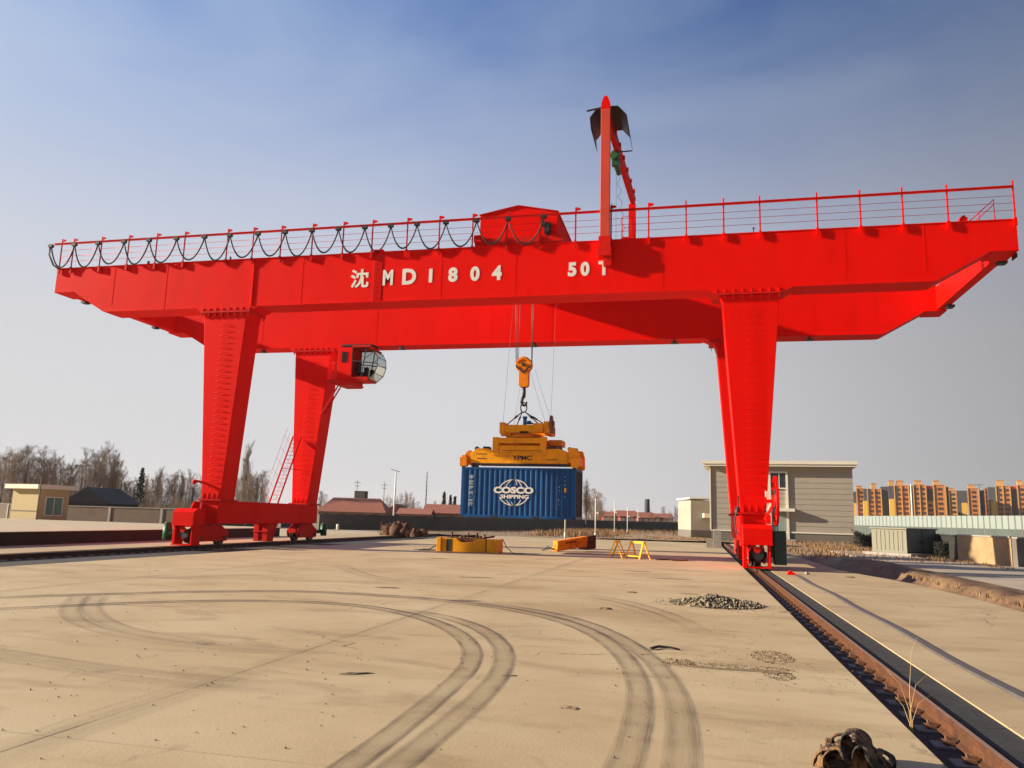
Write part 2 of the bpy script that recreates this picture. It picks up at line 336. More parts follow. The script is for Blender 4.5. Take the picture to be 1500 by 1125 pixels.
# tyre marks: soft-edged dark rubber film on the concrete
def tyre_mat():
    m = bpy.data.materials.new('tyre_film'); m.use_nodes = True; t = m.node_tree; b = t.nodes['Principled BSDF']; l = t.links.new
    b.inputs['Base Color'].default_value = (0.105, 0.075, 0.062, 1); b.inputs['Roughness'].default_value = .7
    uv = N(t, 'ShaderNodeUVMap'); s = N(t, 'ShaderNodeSeparateXYZ'); l(uv.outputs[0], s.inputs[0])
    rp = N(t, 'ShaderNodeValToRGB'); cr = rp.color_ramp
    for p_, v_ in ((.07, .50), (.14, .62), (.26, .30), (.5, .20), (.74, .34), (.88, .92), (.94, .60)):
        e = cr.elements.new(p_); e.color = (v_, v_, v_, 1)
    cr.elements[0].color = (0, 0, 0, 1); cr.elements[-1].color = (0, 0, 0, 1)
    l(s.outputs[0], rp.inputs[0])
    g = N(t, 'ShaderNodeNewGeometry')
    n = N(t, 'ShaderNodeTexNoise'); n.inputs['Scale'].default_value = 1.1; n.inputs['Detail'].default_value = 9; n.inputs['Roughness'].default_value = .65; l(g.outputs['Position'], n.inputs[0])
    r = N(t, 'ShaderNodeMapRange'); r.inputs['From Min'].default_value = .33; r.inputs['From Max'].default_value = .68; r.inputs['To Min'].default_value = .45; r.inputs['To Max'].default_value = 1.05; l(n.outputs[0], r.inputs[0])
    cv = N(t, 'ShaderNodeCombineXYZ'); mv = N(t, 'ShaderNodeMath', operation='MULTIPLY'); mv.inputs[1].default_value = 14
    mu0 = N(t, 'ShaderNodeMath', operation='MULTIPLY'); mu0.inputs[1].default_value = 5
    l(s.outputs[0], mu0.inputs[0]); l(s.outputs[1], mv.inputs[0]); l(mu0.outputs[0], cv.inputs[0])
    mv2 = N(t, 'ShaderNodeMath', operation='MULTIPLY'); mv2.inputs[1].default_value = .5; l(s.outputs[1], mv2.inputs[0]); l(mv2.outputs[0], cv.inputs[1])
    n2 = N(t, 'ShaderNodeTexNoise'); n2.inputs['Scale'].default_value = 3; n2.inputs['Detail'].default_value = 6; l(cv.outputs[0], n2.inputs[0])
    r2 = N(t, 'ShaderNodeMapRange'); r2.inputs['From Min'].default_value = .3; r2.inputs['From Max'].default_value = .7; r2.inputs['To Min'].default_value = .35; r2.inputs['To Max'].default_value = 1.25; l(n2.outputs[0], r2.inputs[0])
    a = N(t, 'ShaderNodeMath', operation='MULTIPLY'); l(rp.outputs[0], a.inputs[0]); l(r.outputs[0], a.inputs[1])
    a2 = N(t, 'ShaderNodeMath', operation='MULTIPLY'); l(a.outputs[0], a2.inputs[0]); l(r2.outputs[0], a2.inputs[1])
    at = N(t, 'ShaderNodeAttribute', attribute_name='strength'); at.attribute_type = 'GEOMETRY'
    a3 = N(t, 'ShaderNodeMath', operation='MULTIPLY', use_clamp=True); l(a2.outputs[0], a3.inputs[0]); l(at.outputs['Fac'], a3.inputs[1])
    l(a3.outputs[0], b.inputs['Alpha'])
    return m
M['tyre'] = tyre_mat()

# ------------------------------------------------------------------ ground and setting
def slab(name, poly, z0, z1, m):
    b = MB(); b.prism_z(poly, z0, z1); return tag(b.build(name, m), kind='structure')
YS = -70
FY = 37.0          # far edge of the yard
g = MB(); g.add([(-6000, -3000, -.30), (6000, -3000, -.30), (6000, 9000, -.30), (-6000, 9000, -.30)], [(0, 1, 2, 3)])
tag(g.build('ground', M['field']), kind='structure')
slab('concrete_yard', [(-9.0, YS), (12.58, YS), (12.58, FY), (-9.0, FY)], -.29, 0, M['concrete'])
slab('concrete_path', [(13.56, YS), (18.0, YS), (18.0, -11), (17.72, -6.5), (17.38, -4.1), (16.95, -2.1), (16.5, 1), (16.4, 9), (16.4, FY), (13.56, FY)], -.29, 0, M['concrete2'])
slab('pavement', [(-18.3, YS), (-14.0, YS), (-14.0, FY), (-18.3, FY)], -.29, 0, M['concrete2'])
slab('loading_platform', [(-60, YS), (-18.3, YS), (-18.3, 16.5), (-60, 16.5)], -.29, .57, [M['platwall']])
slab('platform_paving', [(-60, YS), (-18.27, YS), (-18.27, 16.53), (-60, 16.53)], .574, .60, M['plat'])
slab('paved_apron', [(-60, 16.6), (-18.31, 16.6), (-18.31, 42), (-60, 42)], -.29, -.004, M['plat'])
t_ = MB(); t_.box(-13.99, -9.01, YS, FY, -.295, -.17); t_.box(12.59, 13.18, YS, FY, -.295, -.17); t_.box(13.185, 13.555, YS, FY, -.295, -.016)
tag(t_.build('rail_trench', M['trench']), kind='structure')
# earth beyond the yard and right of the path
def bumpy(name, x0, x1, y0, y1, step, zf, m, kind='structure'):
    nx = max(2, int((x1 - x0) / step)); ny = max(2, int((y1 - y0) / step)); b = MB()
    vs = [(x0 + (x1 - x0) * i / nx, y0 + (y1 - y0) * j / ny) for j in range(ny + 1) for i in range(nx + 1)]
    vs = [(x, y, zf(x, y)) for x, y in vs]
    fs = [(j * (nx + 1) + i, j * (nx + 1) + i + 1, (j + 1) * (nx + 1) + i + 1, (j + 1) * (nx + 1) + i) for j in range(ny) for i in range(nx)]
    b.add(vs, fs, 0, True); return tag(b.build(name, m), kind=kind)
from mathutils import noise as mn
def nz3(x, y, s, k=0): return mn.noise(Vector((x * s, y * s, k)))
def bank(x, y):
    e = 18.95 + .35 * nz3(0, y, .35, 2) - .5 * max(0, (y + 6) / 12)
    t = max(0, min(1, (x - e) / .45)); t = t * t * (3 - 2 * t)
    k = max(0, min(1, (x - 19.7) / .8))
    return -.29 + t * (.30 + (1 - k) * (.04 + .16 * nz3(x, y, .6, 1) + .05 * nz3(x, y, 2.0, 3)))
bumpy('dirt_bank', 16.3, 20.6, -40, 12, .14, bank, M['bank'])
slab('service_road', [(20.5, -70), (60, -70), (60, 17), (24.6, 17), (24.6, 30), (20.5, 30)], -.29, -.03, M['road'])
bumpy('dry_earth', -30, 60, FY, 150, 1.2, lambda x, y: -.02 + .10 * nz3(x, y, .3) + .07 * nz3(x, y, 1.1, 5) + (.25 * max(0, nz3(x, y, .12, 9)) if x > 2 else 0), M['dirt'])
bumpy('dry_verge', 16.3, 60, 10, 60, .8, lambda x, y: -.10 + .10 * nz3(x, y, .5) + .06 * nz3(x, y, 1.6, 5) - (.5 if (x < 26 and y < 14) else 0), M['dirt'])

# tyre marks
def ribbon(pix, wid, strength, z, flip=False, fade=1.2, endfade=None):
    endfade = endfade or fade
    pts = [G(u, v) for u, v in pix]
    # Catmull-Rom resample
    q = []
    ext = [pts[0] * 2 - pts[1]] + pts + [pts[-1] * 2 - pts[-2]]
    for i in range(1, len(ext) - 2):
        p0, p1, p2, p3 = ext[i - 1:i + 3]; n = max(3, int((p2 - p1).length / .25))
        for k in range(n):
            t = k / n
            q.append(.5 * ((2 * p1) + (p2 - p0) * t + (2 * p0 - 5 * p1 + 4 * p2 - p3) * t * t + (3 * p1 - p0 - 3 * p2 + p3) * t ** 3))
    q.append(pts[-1])
    for _ in range(14):   # relax
        q = [q[0]] + [(q[i - 1] + q[i] * 2 + q[i + 1]) / 4 for i in range(1, len(q) - 1)] + [q[-1]]
    b = MB(); uv = []; st = []; d = 0; tot = sum((q[i + 1] - q[i]).length for i in range(len(q) - 1))
    for i, p in enumerate(q):
        if i: d += (q[i] - q[i - 1]).length
        tn = (q[min(i + 1, len(q) - 1)] - q[max(i - 1, 0)]); tn.z = 0; tn.normalize(); nn = Vector((-tn.y, tn.x, 0))
        if flip: nn = -nn
        for s_ in (0, 1):
            dc = (Vector((p.x, p.y, 0)) - Vector((CAM.x, CAM.y, 0))).length; ww = wid * (1 + .45 * max(0, min(1, (dc - 10) / 8)))
            b.v.append(tuple(Vector((p.x, p.y, z)) + nn * ww * (s_ - .5))); uv.append((s_, d))
            st.append(strength * (1 + .9 * max(0, min(1, (dc - 10) / 8))) * min(1, d / fade, (tot - d) / endfade))
    for i in range(len(q) - 1):
        f = [2 * i, 2 * i + 1, 2 * i + 3, 2 * i + 2]
        if not flip: f.reverse()
        b.f.append(f); b.m.append(0); b.sm.append(False)
    b.uv = uv; o = b.build('tyre_track', M['tyre']); tag(o, kind='structure')
    a = o.data.attributes.new('strength', 'FLOAT', 'POINT'); a.data.foreach_set('value', st)
a8 = lambda l_: [(500 + x / 2.5, 800 + y / 2.5) for x, y in l_]
a7 = lambda l_: [(x / 2.5, 800 + y / 2.5) for x, y in l_]
ribbon([(-120, 897), (0, 892.5), (200, 883), (360, 879.5), (500, 884)] + a8([(130, 226), (280, 256), (400, 300), (460, 343), (490, 388), (482, 432), (440, 480), (350, 552), (250, 640), (130, 728), (20, 812), (-120, 905)]), .30, .80, .003, flip=False, fade=2, endfade=.1)
ribbon(a8([(180, 228), (300, 243), (400, 262), (500, 297), (570, 340), (600, 388), (596, 440), (560, 500), (480, 580), (380, 660), (270, 750), (170, 830), (60, 910)]), .30, .80, .007, fade=2, endfade=.1)
ribbon([(-120, 880), (0, 876), (200, 869), (400, 866), (500, 869), (620, 877)] + a8([(500, 213), (700, 247), (850, 287), (950, 335), (1030, 400), (1078, 470), (1092, 530), (1090, 620), (1065, 720), (1030, 812), (980, 900)]), .30, .80, .011, fade=2, endfade=.1)
ribbon(a8([(380, 195), (500, 208), (700, 236), (850, 268), (980, 318), (1090, 382), (1165, 450), (1212, 520), (1238, 600), (1245, 700), (1240, 812), (1225, 900)]), .30, .80, .015, fade=3, endfade=.1)
ribbon(a7([(300, 175), (258, 215), (248, 255), (300, 292), (400, 322), (520, 345), (700, 368), (900, 386), (1100, 398)]), .28, .34, .019, fade=1.0)
ribbon(a7([(380, 175), (330, 200), (325, 235), (370, 275), (440, 308), (600, 337), (800, 361), (1000, 380), (1150, 392)]), .28, .34, .023, fade=1.0)
ribbon(a7([(-300, 350), (0, 386), (200, 420), (400, 452), (600, 473), (760, 482), (900, 500), (1100, 514), (1350, 524)]), .24, .5, .019, fade=1.5)
ribbon(a7([(-300, 378), (0, 414), (200, 447), (400, 482), (600, 506), (800, 520), (1000, 535), (1280, 549)]), .24, .5, .023, fade=1.5)
ribbon(a8([(780, 165), (850, 172), (1000, 198), (1150, 238), (1280, 292), (1330, 330)]), .35, .30, .019, fade=3)
ribbon(a8([(700, 170), (860, 185), (1000, 214), (1130, 250), (1230, 300)]), .35, .26, .023, fade=3)
ribbon(a7([(0, 140), (300, 120), (700, 112), (1000, 108), (1400, 108)]), .5, .22, .019, fade=4)
ribbon([(-60, 1128), (60, 1083), (160, 1048), (262, 1016), (330, 990)], .45, .34, .027, fade=1.5)
ribbon([(495, 826), (520, 838), (560, 848), (640, 856), (760, 860)], .4, .2, .003, fade=2)

# ------------------------------------------------------------------ crane rails
M['rustshade'] = mat('rail_shaded', (0.030, 0.020, 0.017), 0.7, var=0.3, scale=8)  # rust darkened in colour for the left rail's shaded side
def crane_rail(x, y0, y1, label, near, mr_='rust'):
    r = empty('crane_rail', (x, y0, -.24), label, 'rail')
    prof = [(-.06, -.150), (.06, -.150), (.06, -.135), (.016, -.115), (.010, -.035), (.036, -.012), (.036, 0.022), (.028, .03), (-.028, .03), (-.036, .022), (-.036, -.012), (-.010, -.035), (-.016, -.115), (-.06, -.135)]
    b = MB(); b.prism_y([(x + a, z) for a, z in prof], y0, y1); b.build('rail_bar', M[mr_], r)
    b = MB(); b.box(x - .022, x + .022, y0, y1, .0302, .033); b.build('rail_head_strip', M['railtop'], r)
    k = 0; y = near; cb = None
    b_far = MB()
    while y < y1:
        def clipmesh(b, yy):
            for s_ in (-1, 1):
                b.box(x + s_ * .11 - .05, x + s_ * .11 + .05, yy - .05, yy + .05, -.142, -.112)
                b.tube([(x + s_ * .13, yy, -.115), (x + s_ * .13, yy, -.07)], .014, 6)
                b.bar((x + s_ * .03, yy, -.11), (x + s_ * .13, yy, -.10), .045, .02)
        if k < 95:
            if cb is None:
                b = MB(); clipmesh(b, y); cb = b.build('rail_clip', M['clip'], r); pb = MB(); pb.box(x - .25, x + .25, y - .12, y + .12, -.169, -.1505); pbo = pb.build('base_plate', M['pad'], r)
            else:
                c = cb.copy(); C.objects.link(c); c.parent = r; c.location.y += y - near
                c = pbo.copy(); C.objects.link(c); c.parent = r; c.location.y += y - near
        y += .6; k += 1
    return r
crane_rail(13.08, YS, FY, 'rusty brown crane rail running towards the camera under the right legs', -30.5)
crane_rail(-13.08, YS, FY, 'dark crane rail in the trench under the left legs', -20, 'rustshade')
b = MB(); rnd = random.Random(4)
pts = [(14.55 + .03 * math.sin(y * .9) + .02 * math.sin(y * .31), y) for y in [-40 + i * .6 for i in range(60)]]
for i in range(len(pts) - 1):
    (x0, y0), (x1, y1) = pts[i], pts[i + 1]
    b.hexa([(x0 - .07, y0, .004), (x0 + .07, y0, .004), (x1 + .07, y1, .004), (x1 - .07, y1, .004)], [(x0 - .055, y0, .034), (x0 + .055, y0, .034), (x1 + .055, y1, .034), (x1 - .055, y1, .034)])
b.v = [(x - .32 * (1 if True else 0), y, z) for x, y, z in b.v]
tag(b.build('power_cable', M['cable']), 'flat dark cable lying along the concrete right of the crane rail', 'cable')

# ------------------------------------------------------------------ gantry crane
cr = empty('gantry_crane', (0, 5.5, 0), 'large red double-girder gantry crane with white lettering, standing on four tapered legs', 'gantry crane')
ZT, ZB, ZE = 14.80, 12.25, 13.46
def gprof(s=1):
    return [(-24, ZE), (-22.78, ZE), (-20.7, ZB), (-15.0, ZB), (-14.62, 12.03), (-11.7, 12.03), (-11.25, ZB), (11.25, ZB), (11.7, 12.03), (14.62, 12.03), (15.0, ZB), (20.8, ZB), (22.95, ZE), (24, ZE), (24, ZT), (-24, ZT)]
LEGX = (-13.08, 13.08)
def girder(y0, y1, front):
    b = MB(); b.prism_y(gprof(), y0, y1)
    g = b.build('main_girder', M['red'], cr)
    b = MB()
    b.box(-24.03, 24.03, y0 - .035, y1 + .035, ZT + .003, ZT + .035)                      # top flange
    b.box(-24.01, -22.8, y0 - .04, y1 + .04, ZE - .022, ZE - .002)
    b.box(23.0, 24.01, y0 - .04, y1 + .04, ZE - .022, ZE - .002)
    b.box(-20.6, -15.1, y0 - .04, y1 + .04, ZB - .024, ZB - .002); b.box(15.1, 20.7, y0 - .04, y1 + .04, ZB - .024, ZB - .002); b.box(-11.15, 11.15, y0 - .04, y1 + .04, ZB - .024, ZB - .002)
    b.build('girder_flange', M['red'], g)
    b = MB()
    for x in (-8.9, -1.4, 2.35, 9.3, 17.2, 20.4, -16.9, -20.2): b.box(x - .012, x + .012, y0 - .008, y0 - .001, ZB + .01, ZT - .01) if abs(x) < 20 else b.box(x - .012, x + .012, y0 - .008, y0 - .001, ZB + .35, ZT - .01)
    b.build('weld_seam', M['red'], g)
    if front:
        b = MB(); b.box(-11.72, -11.69, y0 - .05, y0 - .002, ZB + .02, ZT - .02); b.build('stiffener_plate', M['red'], g)
    b = MB()
    for lx in LEGX:
        b.box(lx - 1.56, lx + 1.40 if lx > 0 else lx + 1.40, y0 - .12, y1 + .12, 11.985, 12.026)
        b.box(lx - 1.56, lx + 1.40, y0 - .12, y1 + .12, 11.935, 11.980)
        for k in range(8):
            xx = lx - 1.40 + k * 2.7 / 7
            for yy in (y0 - .115, y1 + .003):
                b.prism_x([(yy, 12.03), (yy + .11, 12.03), (yy + .11, 12.23)] if yy < y0 + .5 else [(yy, 12.03), (yy + .11, 12.03), (yy, 12.23)], xx - .018, xx + .018)
                b.box(xx - .018, xx + .018, yy, yy + .10, 11.76, 11.932)
    b.build('bolted_flange', M['red2'], g)
    return g
gf = girder(0, 1.35, True); gr = girder(9.86, 11.21, False)
# tie beams closing the girder ends
b = MB(); b.prism_y([(23.5, 13.52), (23.97, 13.52), (23.97, 14.75), (23.5, 14.75)], 1.352, 9.858); b.build('end_tie_beam', M['red'], cr)
b = MB(); b.prism_y([(-23.97, 13.52), (-23.5, 13.52), (-23.5, 14.75), (-23.97, 14.75)], 1.352, 9.858); b.build('end_tie_beam', M['red'], cr)
b = MB(); b.box(24.0, 24.05, .3, .8, 13.25, 13.43); b.box(23.75, 24.1, 1.5, 1.9, 13.38, 13.50); b.box(23.75, 24.1, 8.8, 9.3, 13.38, 13.50); b.box(-24.05, -23.75, 2.0, 2.4, 13.40, 13.50); b.box(-24.05, -23.75, 8.2, 8.6, 13.40, 13.50)
b.build('buffer_bracket', M['dark'], cr)
# legs
def leg(sx, yb, yt):
    b = MB()
    xo_b, xi_b = (.52, .53); xo_t, xi_t = (1.33, 1.16)
    def quad(z, xo, xi, y0, y1):
        x0, x1 = (-13.08 - xo, -13.08 + xi) if sx < 0 else (13.08 - xi, 13.08 + xo)
        return [(x0, y0, z), (x1, y0, z), (x1, y1, z), (x0, y1, z)]
    b.hexa(quad(2.30, xo_b, xi_b, *yb), quad(11.93, xo_t, xi_t, *yt))
    l_ = b.build('leg', M['red'], cr, bevel=.02)
    b = MB()
    # corner flange strips along the front face and gusset ribs at the foot
    cx = 13.08 * sx
    for k in range(4):
        xx = cx - .42 + k * .28
        b.prism_x([(yb[0] - .12, 2.30), (yb[0] - .004, 2.30), (yb[0] - .004, 2.62)], xx - .015, xx + .015)
    b.box(cx - .66, cx + .66, yb[0] - .16, yb[1] + .14, 2.262, 2.297); b.box(cx - .66, cx + .66, yb[0] - .16, yb[1] + .14, 2.222, 2.258)
    b.build('foot_flange', M['red2'], l_)
    b = MB()
    z = 2.9
    while z < 11.4:
        t = (z - 2.3) / 9.63; yy = yb[0] + (yt[0] - yb[0]) * t
        xc = cx + sx * (.0 + .08 * t)
        b.tube([(xc - .2, yy - .002, z), (xc - .2, yy - .07, z), (xc + .2, yy - .07, z), (xc + .2, yy - .002, z)], .011, 6)
        z += .30
    b.build('climbing_rungs', M['red2'], l_)
    return l_
legs = {}
for sx in (-1, 1):
    legs[(sx, 0)] = leg(sx, (0.02, 1.32), (0.0, 1.35)); legs[(sx, 1)] = leg(sx, (9.25, 10.55), (9.83, 11.2))
# sill beams and bogies
for sx in (-1, 1):
    cx = 13.08 * sx
    b = MB(); b.box(cx - .50, cx + .50, -.02, 10.75, 1.12, 2.17); b.box(cx - .56, cx + .56, -.10, 10.82, 2.172, 2.218); b.box(cx - .54, cx + .54, -.05, 10.78, 1.085, 1.118)
    s_ = b.build('sill_beam', M['red'], cr, bevel=.012)
    b = MB()
    for yy in (1.9, 3.3, 4.7, 6.1, 7.5, 8.7): b.box(cx - .508, cx + .508, yy - .006, yy + .006, 1.14, 2.15)
    b.build('weld_seam', M['red'], s_)
    for yc, w1, w2 in ((0.0, -1.05, 1.0), (9.85, 8.9, 10.85)):
        b = MB()
        for sd in (-1, 1):
            xx = cx + sd * .30
            b.prism_x([(w1 - .42, .62), (w1 - .25, .22), (w2 + .25, .22), (w2 + .42, .62), (yc + .55, 1.08), (yc - .55, 1.08)], xx - .025, xx + .025)
        b.box(cx - .27, cx + .27, w1 + .45, w2 - .45, .35, .62)
        b.box(cx - .42, cx + .42, yc - .5, yc + .5, 1.0, 1.08)
        b.box(cx - .27, cx + .27, w1 - .40, w1 - .34, .5, .75); b.box(cx - .27, cx + .27, w2 + .34, w2 + .40, .5, .75)
        bo = b.build('bogie_frame', M['red2'], cr, bevel=.008)
        for wy in (w1, w2):
            b = MB(); b.cyl((cx, wy, .40), 'x', .365, .12, 28); b.cyl((cx + .075, wy, .40), 'x', .405, .03, 28); b.cyl((cx - .075, wy, .40), 'x', .405, .03, 28); b.cyl((cx, wy, .40), 'x', .10, .74, 14)
            b.build('wheel', M['dark'], bo)
    # anchor plates in the middle
    b = MB(); b.box(cx - .42, cx - .12, 5.0, 5.7, .10, 1.083); b.box(cx + .12, cx + .42, 5.0, 5.7, .10, 1.083); b.box(cx - .10, cx + .10, 5.2, 5.5, .45, 1.083); b.box(cx - .46, cx + .46, 4.95, 5.75, .60, .66)
    b.prism_x([(5.72, 1.083), (5.72, .4), (6.15, 1.083)], cx + .30, cx + .42)
    b.build('storm_anchor', M['red2'], cr, bevel=.008)
    # travel drive at the near end
    b = MB()
    b.prism_x([(-2.05, 1.02), (-1.12, 1.02), (-1.12, 1.80), (-1.75, 1.80), (-2.05, 1.64)], cx - .57, cx + .57)
    b.box(cx - .60, cx + .60, -2.08, -1.10, .985, 1.017)
    b.build('drive_cover', M['red'], cr, bevel=.012)
    b = MB()
    b.box(cx - .56, cx - .42, -1.95, -1.3, .12, .98); b.box(cx + .42, cx + .50, -1.95, -1.3, .12, .98); b.box(cx - .58, cx + .52, -2.0, -1.25, .07, .118)
    b.box(cx - .60, cx - .50, -1.3, -.1, .9, 1.1)
    b.hexa([(cx - .62, -1.1, 1.12), (cx - .50, -1.1, 1.12), (cx - .50, -.05, 1.12), (cx - .62, -.05, 1.12)], [(cx - .60, -.5, 2.15), (cx - .52, -.5, 2.15), (cx - .52, -.05, 2.15), (cx - .60, -.05, 2.15)])
    b.build('drive_frame', M['red'], cr, bevel=.008)
    b = MB(); b.cyl((cx + .02, -1.62, .60), 'y', .22, .55, 20); b.cyl((cx + .02, -1.62, .60), 'x', .12, .7, 14); b.cyl((cx + .02, -1.5, .40), 'x', .24, .22, 18)
    b.build('drive_motor', M['dark'], cr)
    b = MB(); b.cyl((cx - .02, -1.93, .80), 'y', .13, .10, 18); b.build('motor_end_cap', M['red2'], cr)
    b = MB()
    if sx < 0:
        b.tube([(cx - .98, -1.75, .30), (cx - .98, -1.75, 1.05)], .21, 16); b.box(cx - 1.15, cx - .6, -1.9, -1.4, .55, .72); b.tube([(cx - .98, -1.75, 1.05), (cx - .98, -1.75, 1.12)], .14, 16)
        b.build('gear_motor', M['green'], cr)
    else:
        b.box(cx + .66, cx + 1.12, -1.70, -1.0, .22, 1.52); b.box(cx + .64, cx + 1.14, -1.72, -.98, 1.522, 1.56); b.box(cx + .52, cx + .66, -1.5, -1.2, .5, .95)
        b.build('control_box', M['dgreen'], cr, bevel=.01)
b = MB(); b.tube([(-12.5, 11.6, .30), (-12.5, 11.6, 1.0)], .2, 16); b.tube([(-12.5, 11.6, 1.0), (-12.5, 11.6, 1.08)], .13, 12); b.box(-12.75, -12.6, 11.2, 11.7, .45, .7); b.build('gear_motor', M['green'], cr)
b = MB()
b.tube([(12.46, -.2, 3.0), (12.43, -.3, 2.5), (12.30, -.42, 2.0), (12.33, -.5, 1.5), (12.5, -.7, 1.25)], .035, 8); b.tube([(12.45, .4, 2.5), (12.42, .3, 2.15)], .12, 10)
b.tube([(12.62, -1.3, .95), (12.55, -1.45, .5), (12.56, -1.4, .12)], .014, 6)
b.build('power_hose', M['black'], cr)
# cable reel beside the right leg
b = MB(); n = 40
for xx in (13.91, 13.97):
    pts = [(xx, -.55 + 1.02 * math.cos(2 * math.pi * k / n), 2.78 + 1.02 * math.sin(2 * math.pi * k / n)) for k in range(n + 1)]
    b.tube(pts, .028, 6, caps=False)
    for k in range(8):
        a = math.pi * k / 4; b.bar((xx, -.55 + .2 * math.cos(a), 2.78 + .2 * math.sin(a)), (xx, -.55 + 1.02 * math.cos(a), 2.78 + 1.02 * math.sin(a)), .04, .03)
b.cyl((13.94, -.55, 2.78), 'x', .24, .26, 18); b.bar((13.5, -.3, 2.0), (13.9, -.5, 2.72), .09); b.box(13.55, 13.72, -.75, -.30, 1.82, 2.2); b.box(13.50, 13.84, -.6, -.45, 2.7, 2.85)
rl = b.build('cable_reel', M['red'], cr)
b = MB(); b.cyl((13.94, -.55, 2.78), 'x', .52, .12, 28); b.tube([(13.94, -1.05, 2.6), (13.94, -1.1, 1.9), (13.96, -1.0, 1.3)], .02, 6); b.build('coiled_cable', M['black'], rl)
b = MB(); b.box(13.55, 13.68, -.42, -.28, 2.95, 3.2); b.tube([(13.62, -.35, 2.95), (13.70, -.45, 2.6), (13.66, -.4, 2.3)], .018, 6); b.build('junction_box', M['trim'], cr)
# siren on the front left leg
b = MB(); b.tube([(-13.56, -.02, 3.12), (-13.72, -.18, 3.16), (-13.92, -.34, 3.10)], [.05, .06, .15], 12); b.bar((-13.5, .02, 3.05), (-13.7, -.15, 3.15), .04); b.build('siren', M['red2'], cr)
# access stair outside the left rear leg
st = None
b = MB()
A0 = Vector((0, 7.05, 2.22)); A1 = Vector((0, 9.30, 6.40))
for xx in (-13.86, -13.30): b.bar((xx, A0.y, A0.z), (xx, A1.y, A1.z), .035, .13)
for k in range(1, 17):
    t = k / 17; p = A0.lerp(A1, t); b.box(-13.84, -13.32, p.y - .07, p.y + .07, p.z - .010, p.z + .010)
b.bar((-13.86, 8.2, 4.35), (-13.2, 9.33, 4.33), .04)
st = b.build('access_stair', M['red2'], cr)
b = MB()
for xx in (-13.87, -13.29):
    b.tube([(xx, A0.y - .75, A0.z + .45), (xx, A1.y - .75, A1.z + .45)], .010, 6); b.tube([(xx, A0.y - .38, A0.z + .23), (xx, A1.y - .38, A1.z + .23)], .008, 6)
    for k in range(6):
        p = A0.lerp(A1, (k + .3) / 6); b.tube([(xx, p.y, p.z), (xx, p.y - .75, p.z + .45)], .008, 6)
b.build('stair_handrail', M['red2'], st)
# upper ladder to the cab
b = MB()
for yy in (9.55, 9.95): b.bar((-12.15, yy, 7.9), (-10.95, yy, 10.0), .04, .08)
for k in range(9):
    t = (k + .5) / 9; b.tube([(-12.15 + 1.2 * t, 9.55, 7.9 + 2.1 * t), (-12.15 + 1.2 * t, 9.95, 7.9 + 2.1 * t)], .015, 6)
for zz in (10.6, 11.1): b.tube([(-11.6, 9.5, zz), (-11.1, 9.5, zz)], .018, 6)
b.tube([(-11.55, 9.5, 9.9), (-11.55, 9.5, 11.1)], .02, 6); b.tube([(-11.35, 9.5, 9.95), (-11.5, 9.5, 11.1)], .012, 6)
b.build('cab_ladder', M['red2'], cr)
# curved gussets between rear girder and legs
for sx in (-1, 1):
    for yy in (9.9, .04):
        b = MB(); x0 = 13.08 * sx - sx * 1.16
        pl = [(x0, 12.0)] + [(x0 - sx * (.75 - .75 * math.sin(a)), 12.22 - (.0 + 1.0 - 1.0 * math.cos(a)) * 1.0) for a in [i * math.pi / 2 / 7 for i in range(8)]]
        pl = [(x0 - sx * .55, 12.22), (x0 - sx * .30, 12.12), (x0 - sx * .10, 11.92), (x0 + sx * .012, 11.55), (x0 + sx * .1, 11.55), (x0 + sx * .1, 12.22)]
        if sx < 0: pl = pl
        b.prism_y(pl if sx > 0 else list(reversed(pl)), yy + .02, yy + 1.25)
        b.build('haunch', M['red'], cr)

# operator cab
yc0, yc1 = 9.1, 10.5
b = MB()
b.box(-11.07, -10.12, yc0, yc1, 9.93, 12.0)
cab = b.build('operator_cab', M['red'], cr, bevel=.02)
prof = [(-10.1, 9.98), (-8.95, 9.98), (-8.55, 10.35), (-8.38, 10.85), (-8.42, 11.35), (-8.65, 11.75), (-8.95, 11.98), (-10.1, 11.98)]
b = MB()
for i in range(len(prof)):
    for yy in (yc0 + .02, yc1 - .02):
        p, q = prof[i], prof[(i + 1) % len(prof)]; b.bar((p[0], yy, p[1]), (q[0], yy, q[1]), .035)
for p in prof: b.bar((p[0], yc0 + .02, p[1]), (p[0], yc1 - .02, p[1]), .03)
for yy in (yc0 + .02, yc1 - .02):
    b.bar((-9.45, yy, 9.98), (-9.2, yy, 11.98), .05); b.bar((-10.1, yy, 11.15), (-8.40, yy, 10.95), .05); b.bar((-9.3, yy, 11.25), (-8.6, yy, 11.75), .03)
b.build('window_frame', M['dark'], cab)
b = MB(); b.box(-10.1, -9.0, yc0, yc1, 9.90, 10.12); b.box(-10.1, -8.95, yc0 - .05, yc1 + .05, 11.99, 12.12); b.box(-8.95, -8.72, yc0 - .05, yc1 + .05, 11.88, 11.93); b.build('cab_floor', M['red2'], cab)
b = MB(); b.box(-11.2, -9.95, yc0 - .1, yc1 + .1, 9.72, 9.90); b.prism_y([(-11.0, 9.60), (-10.0, 9.60), (-9.85, 9.72), (-11.4, 9.72)], yc0 - .1, yc1 + .1); b.box(-12.0, -11.0, yc0, yc0 + 1.0, 9.9, 9.94); b.build('cab_platform', M['red2'], cab)
b = MB(); b.box(-10.95, -8.9, yc0 + .2, yc1 - .2, 12.13, 12.24); b.build('hanger_frame', M['dark'], cab)
b = MB(); b.box(-10.80, -10.45, yc0 - .02, yc0 - .004, 11.05, 11.72); b.build('cab_window', M['glass'], cab)
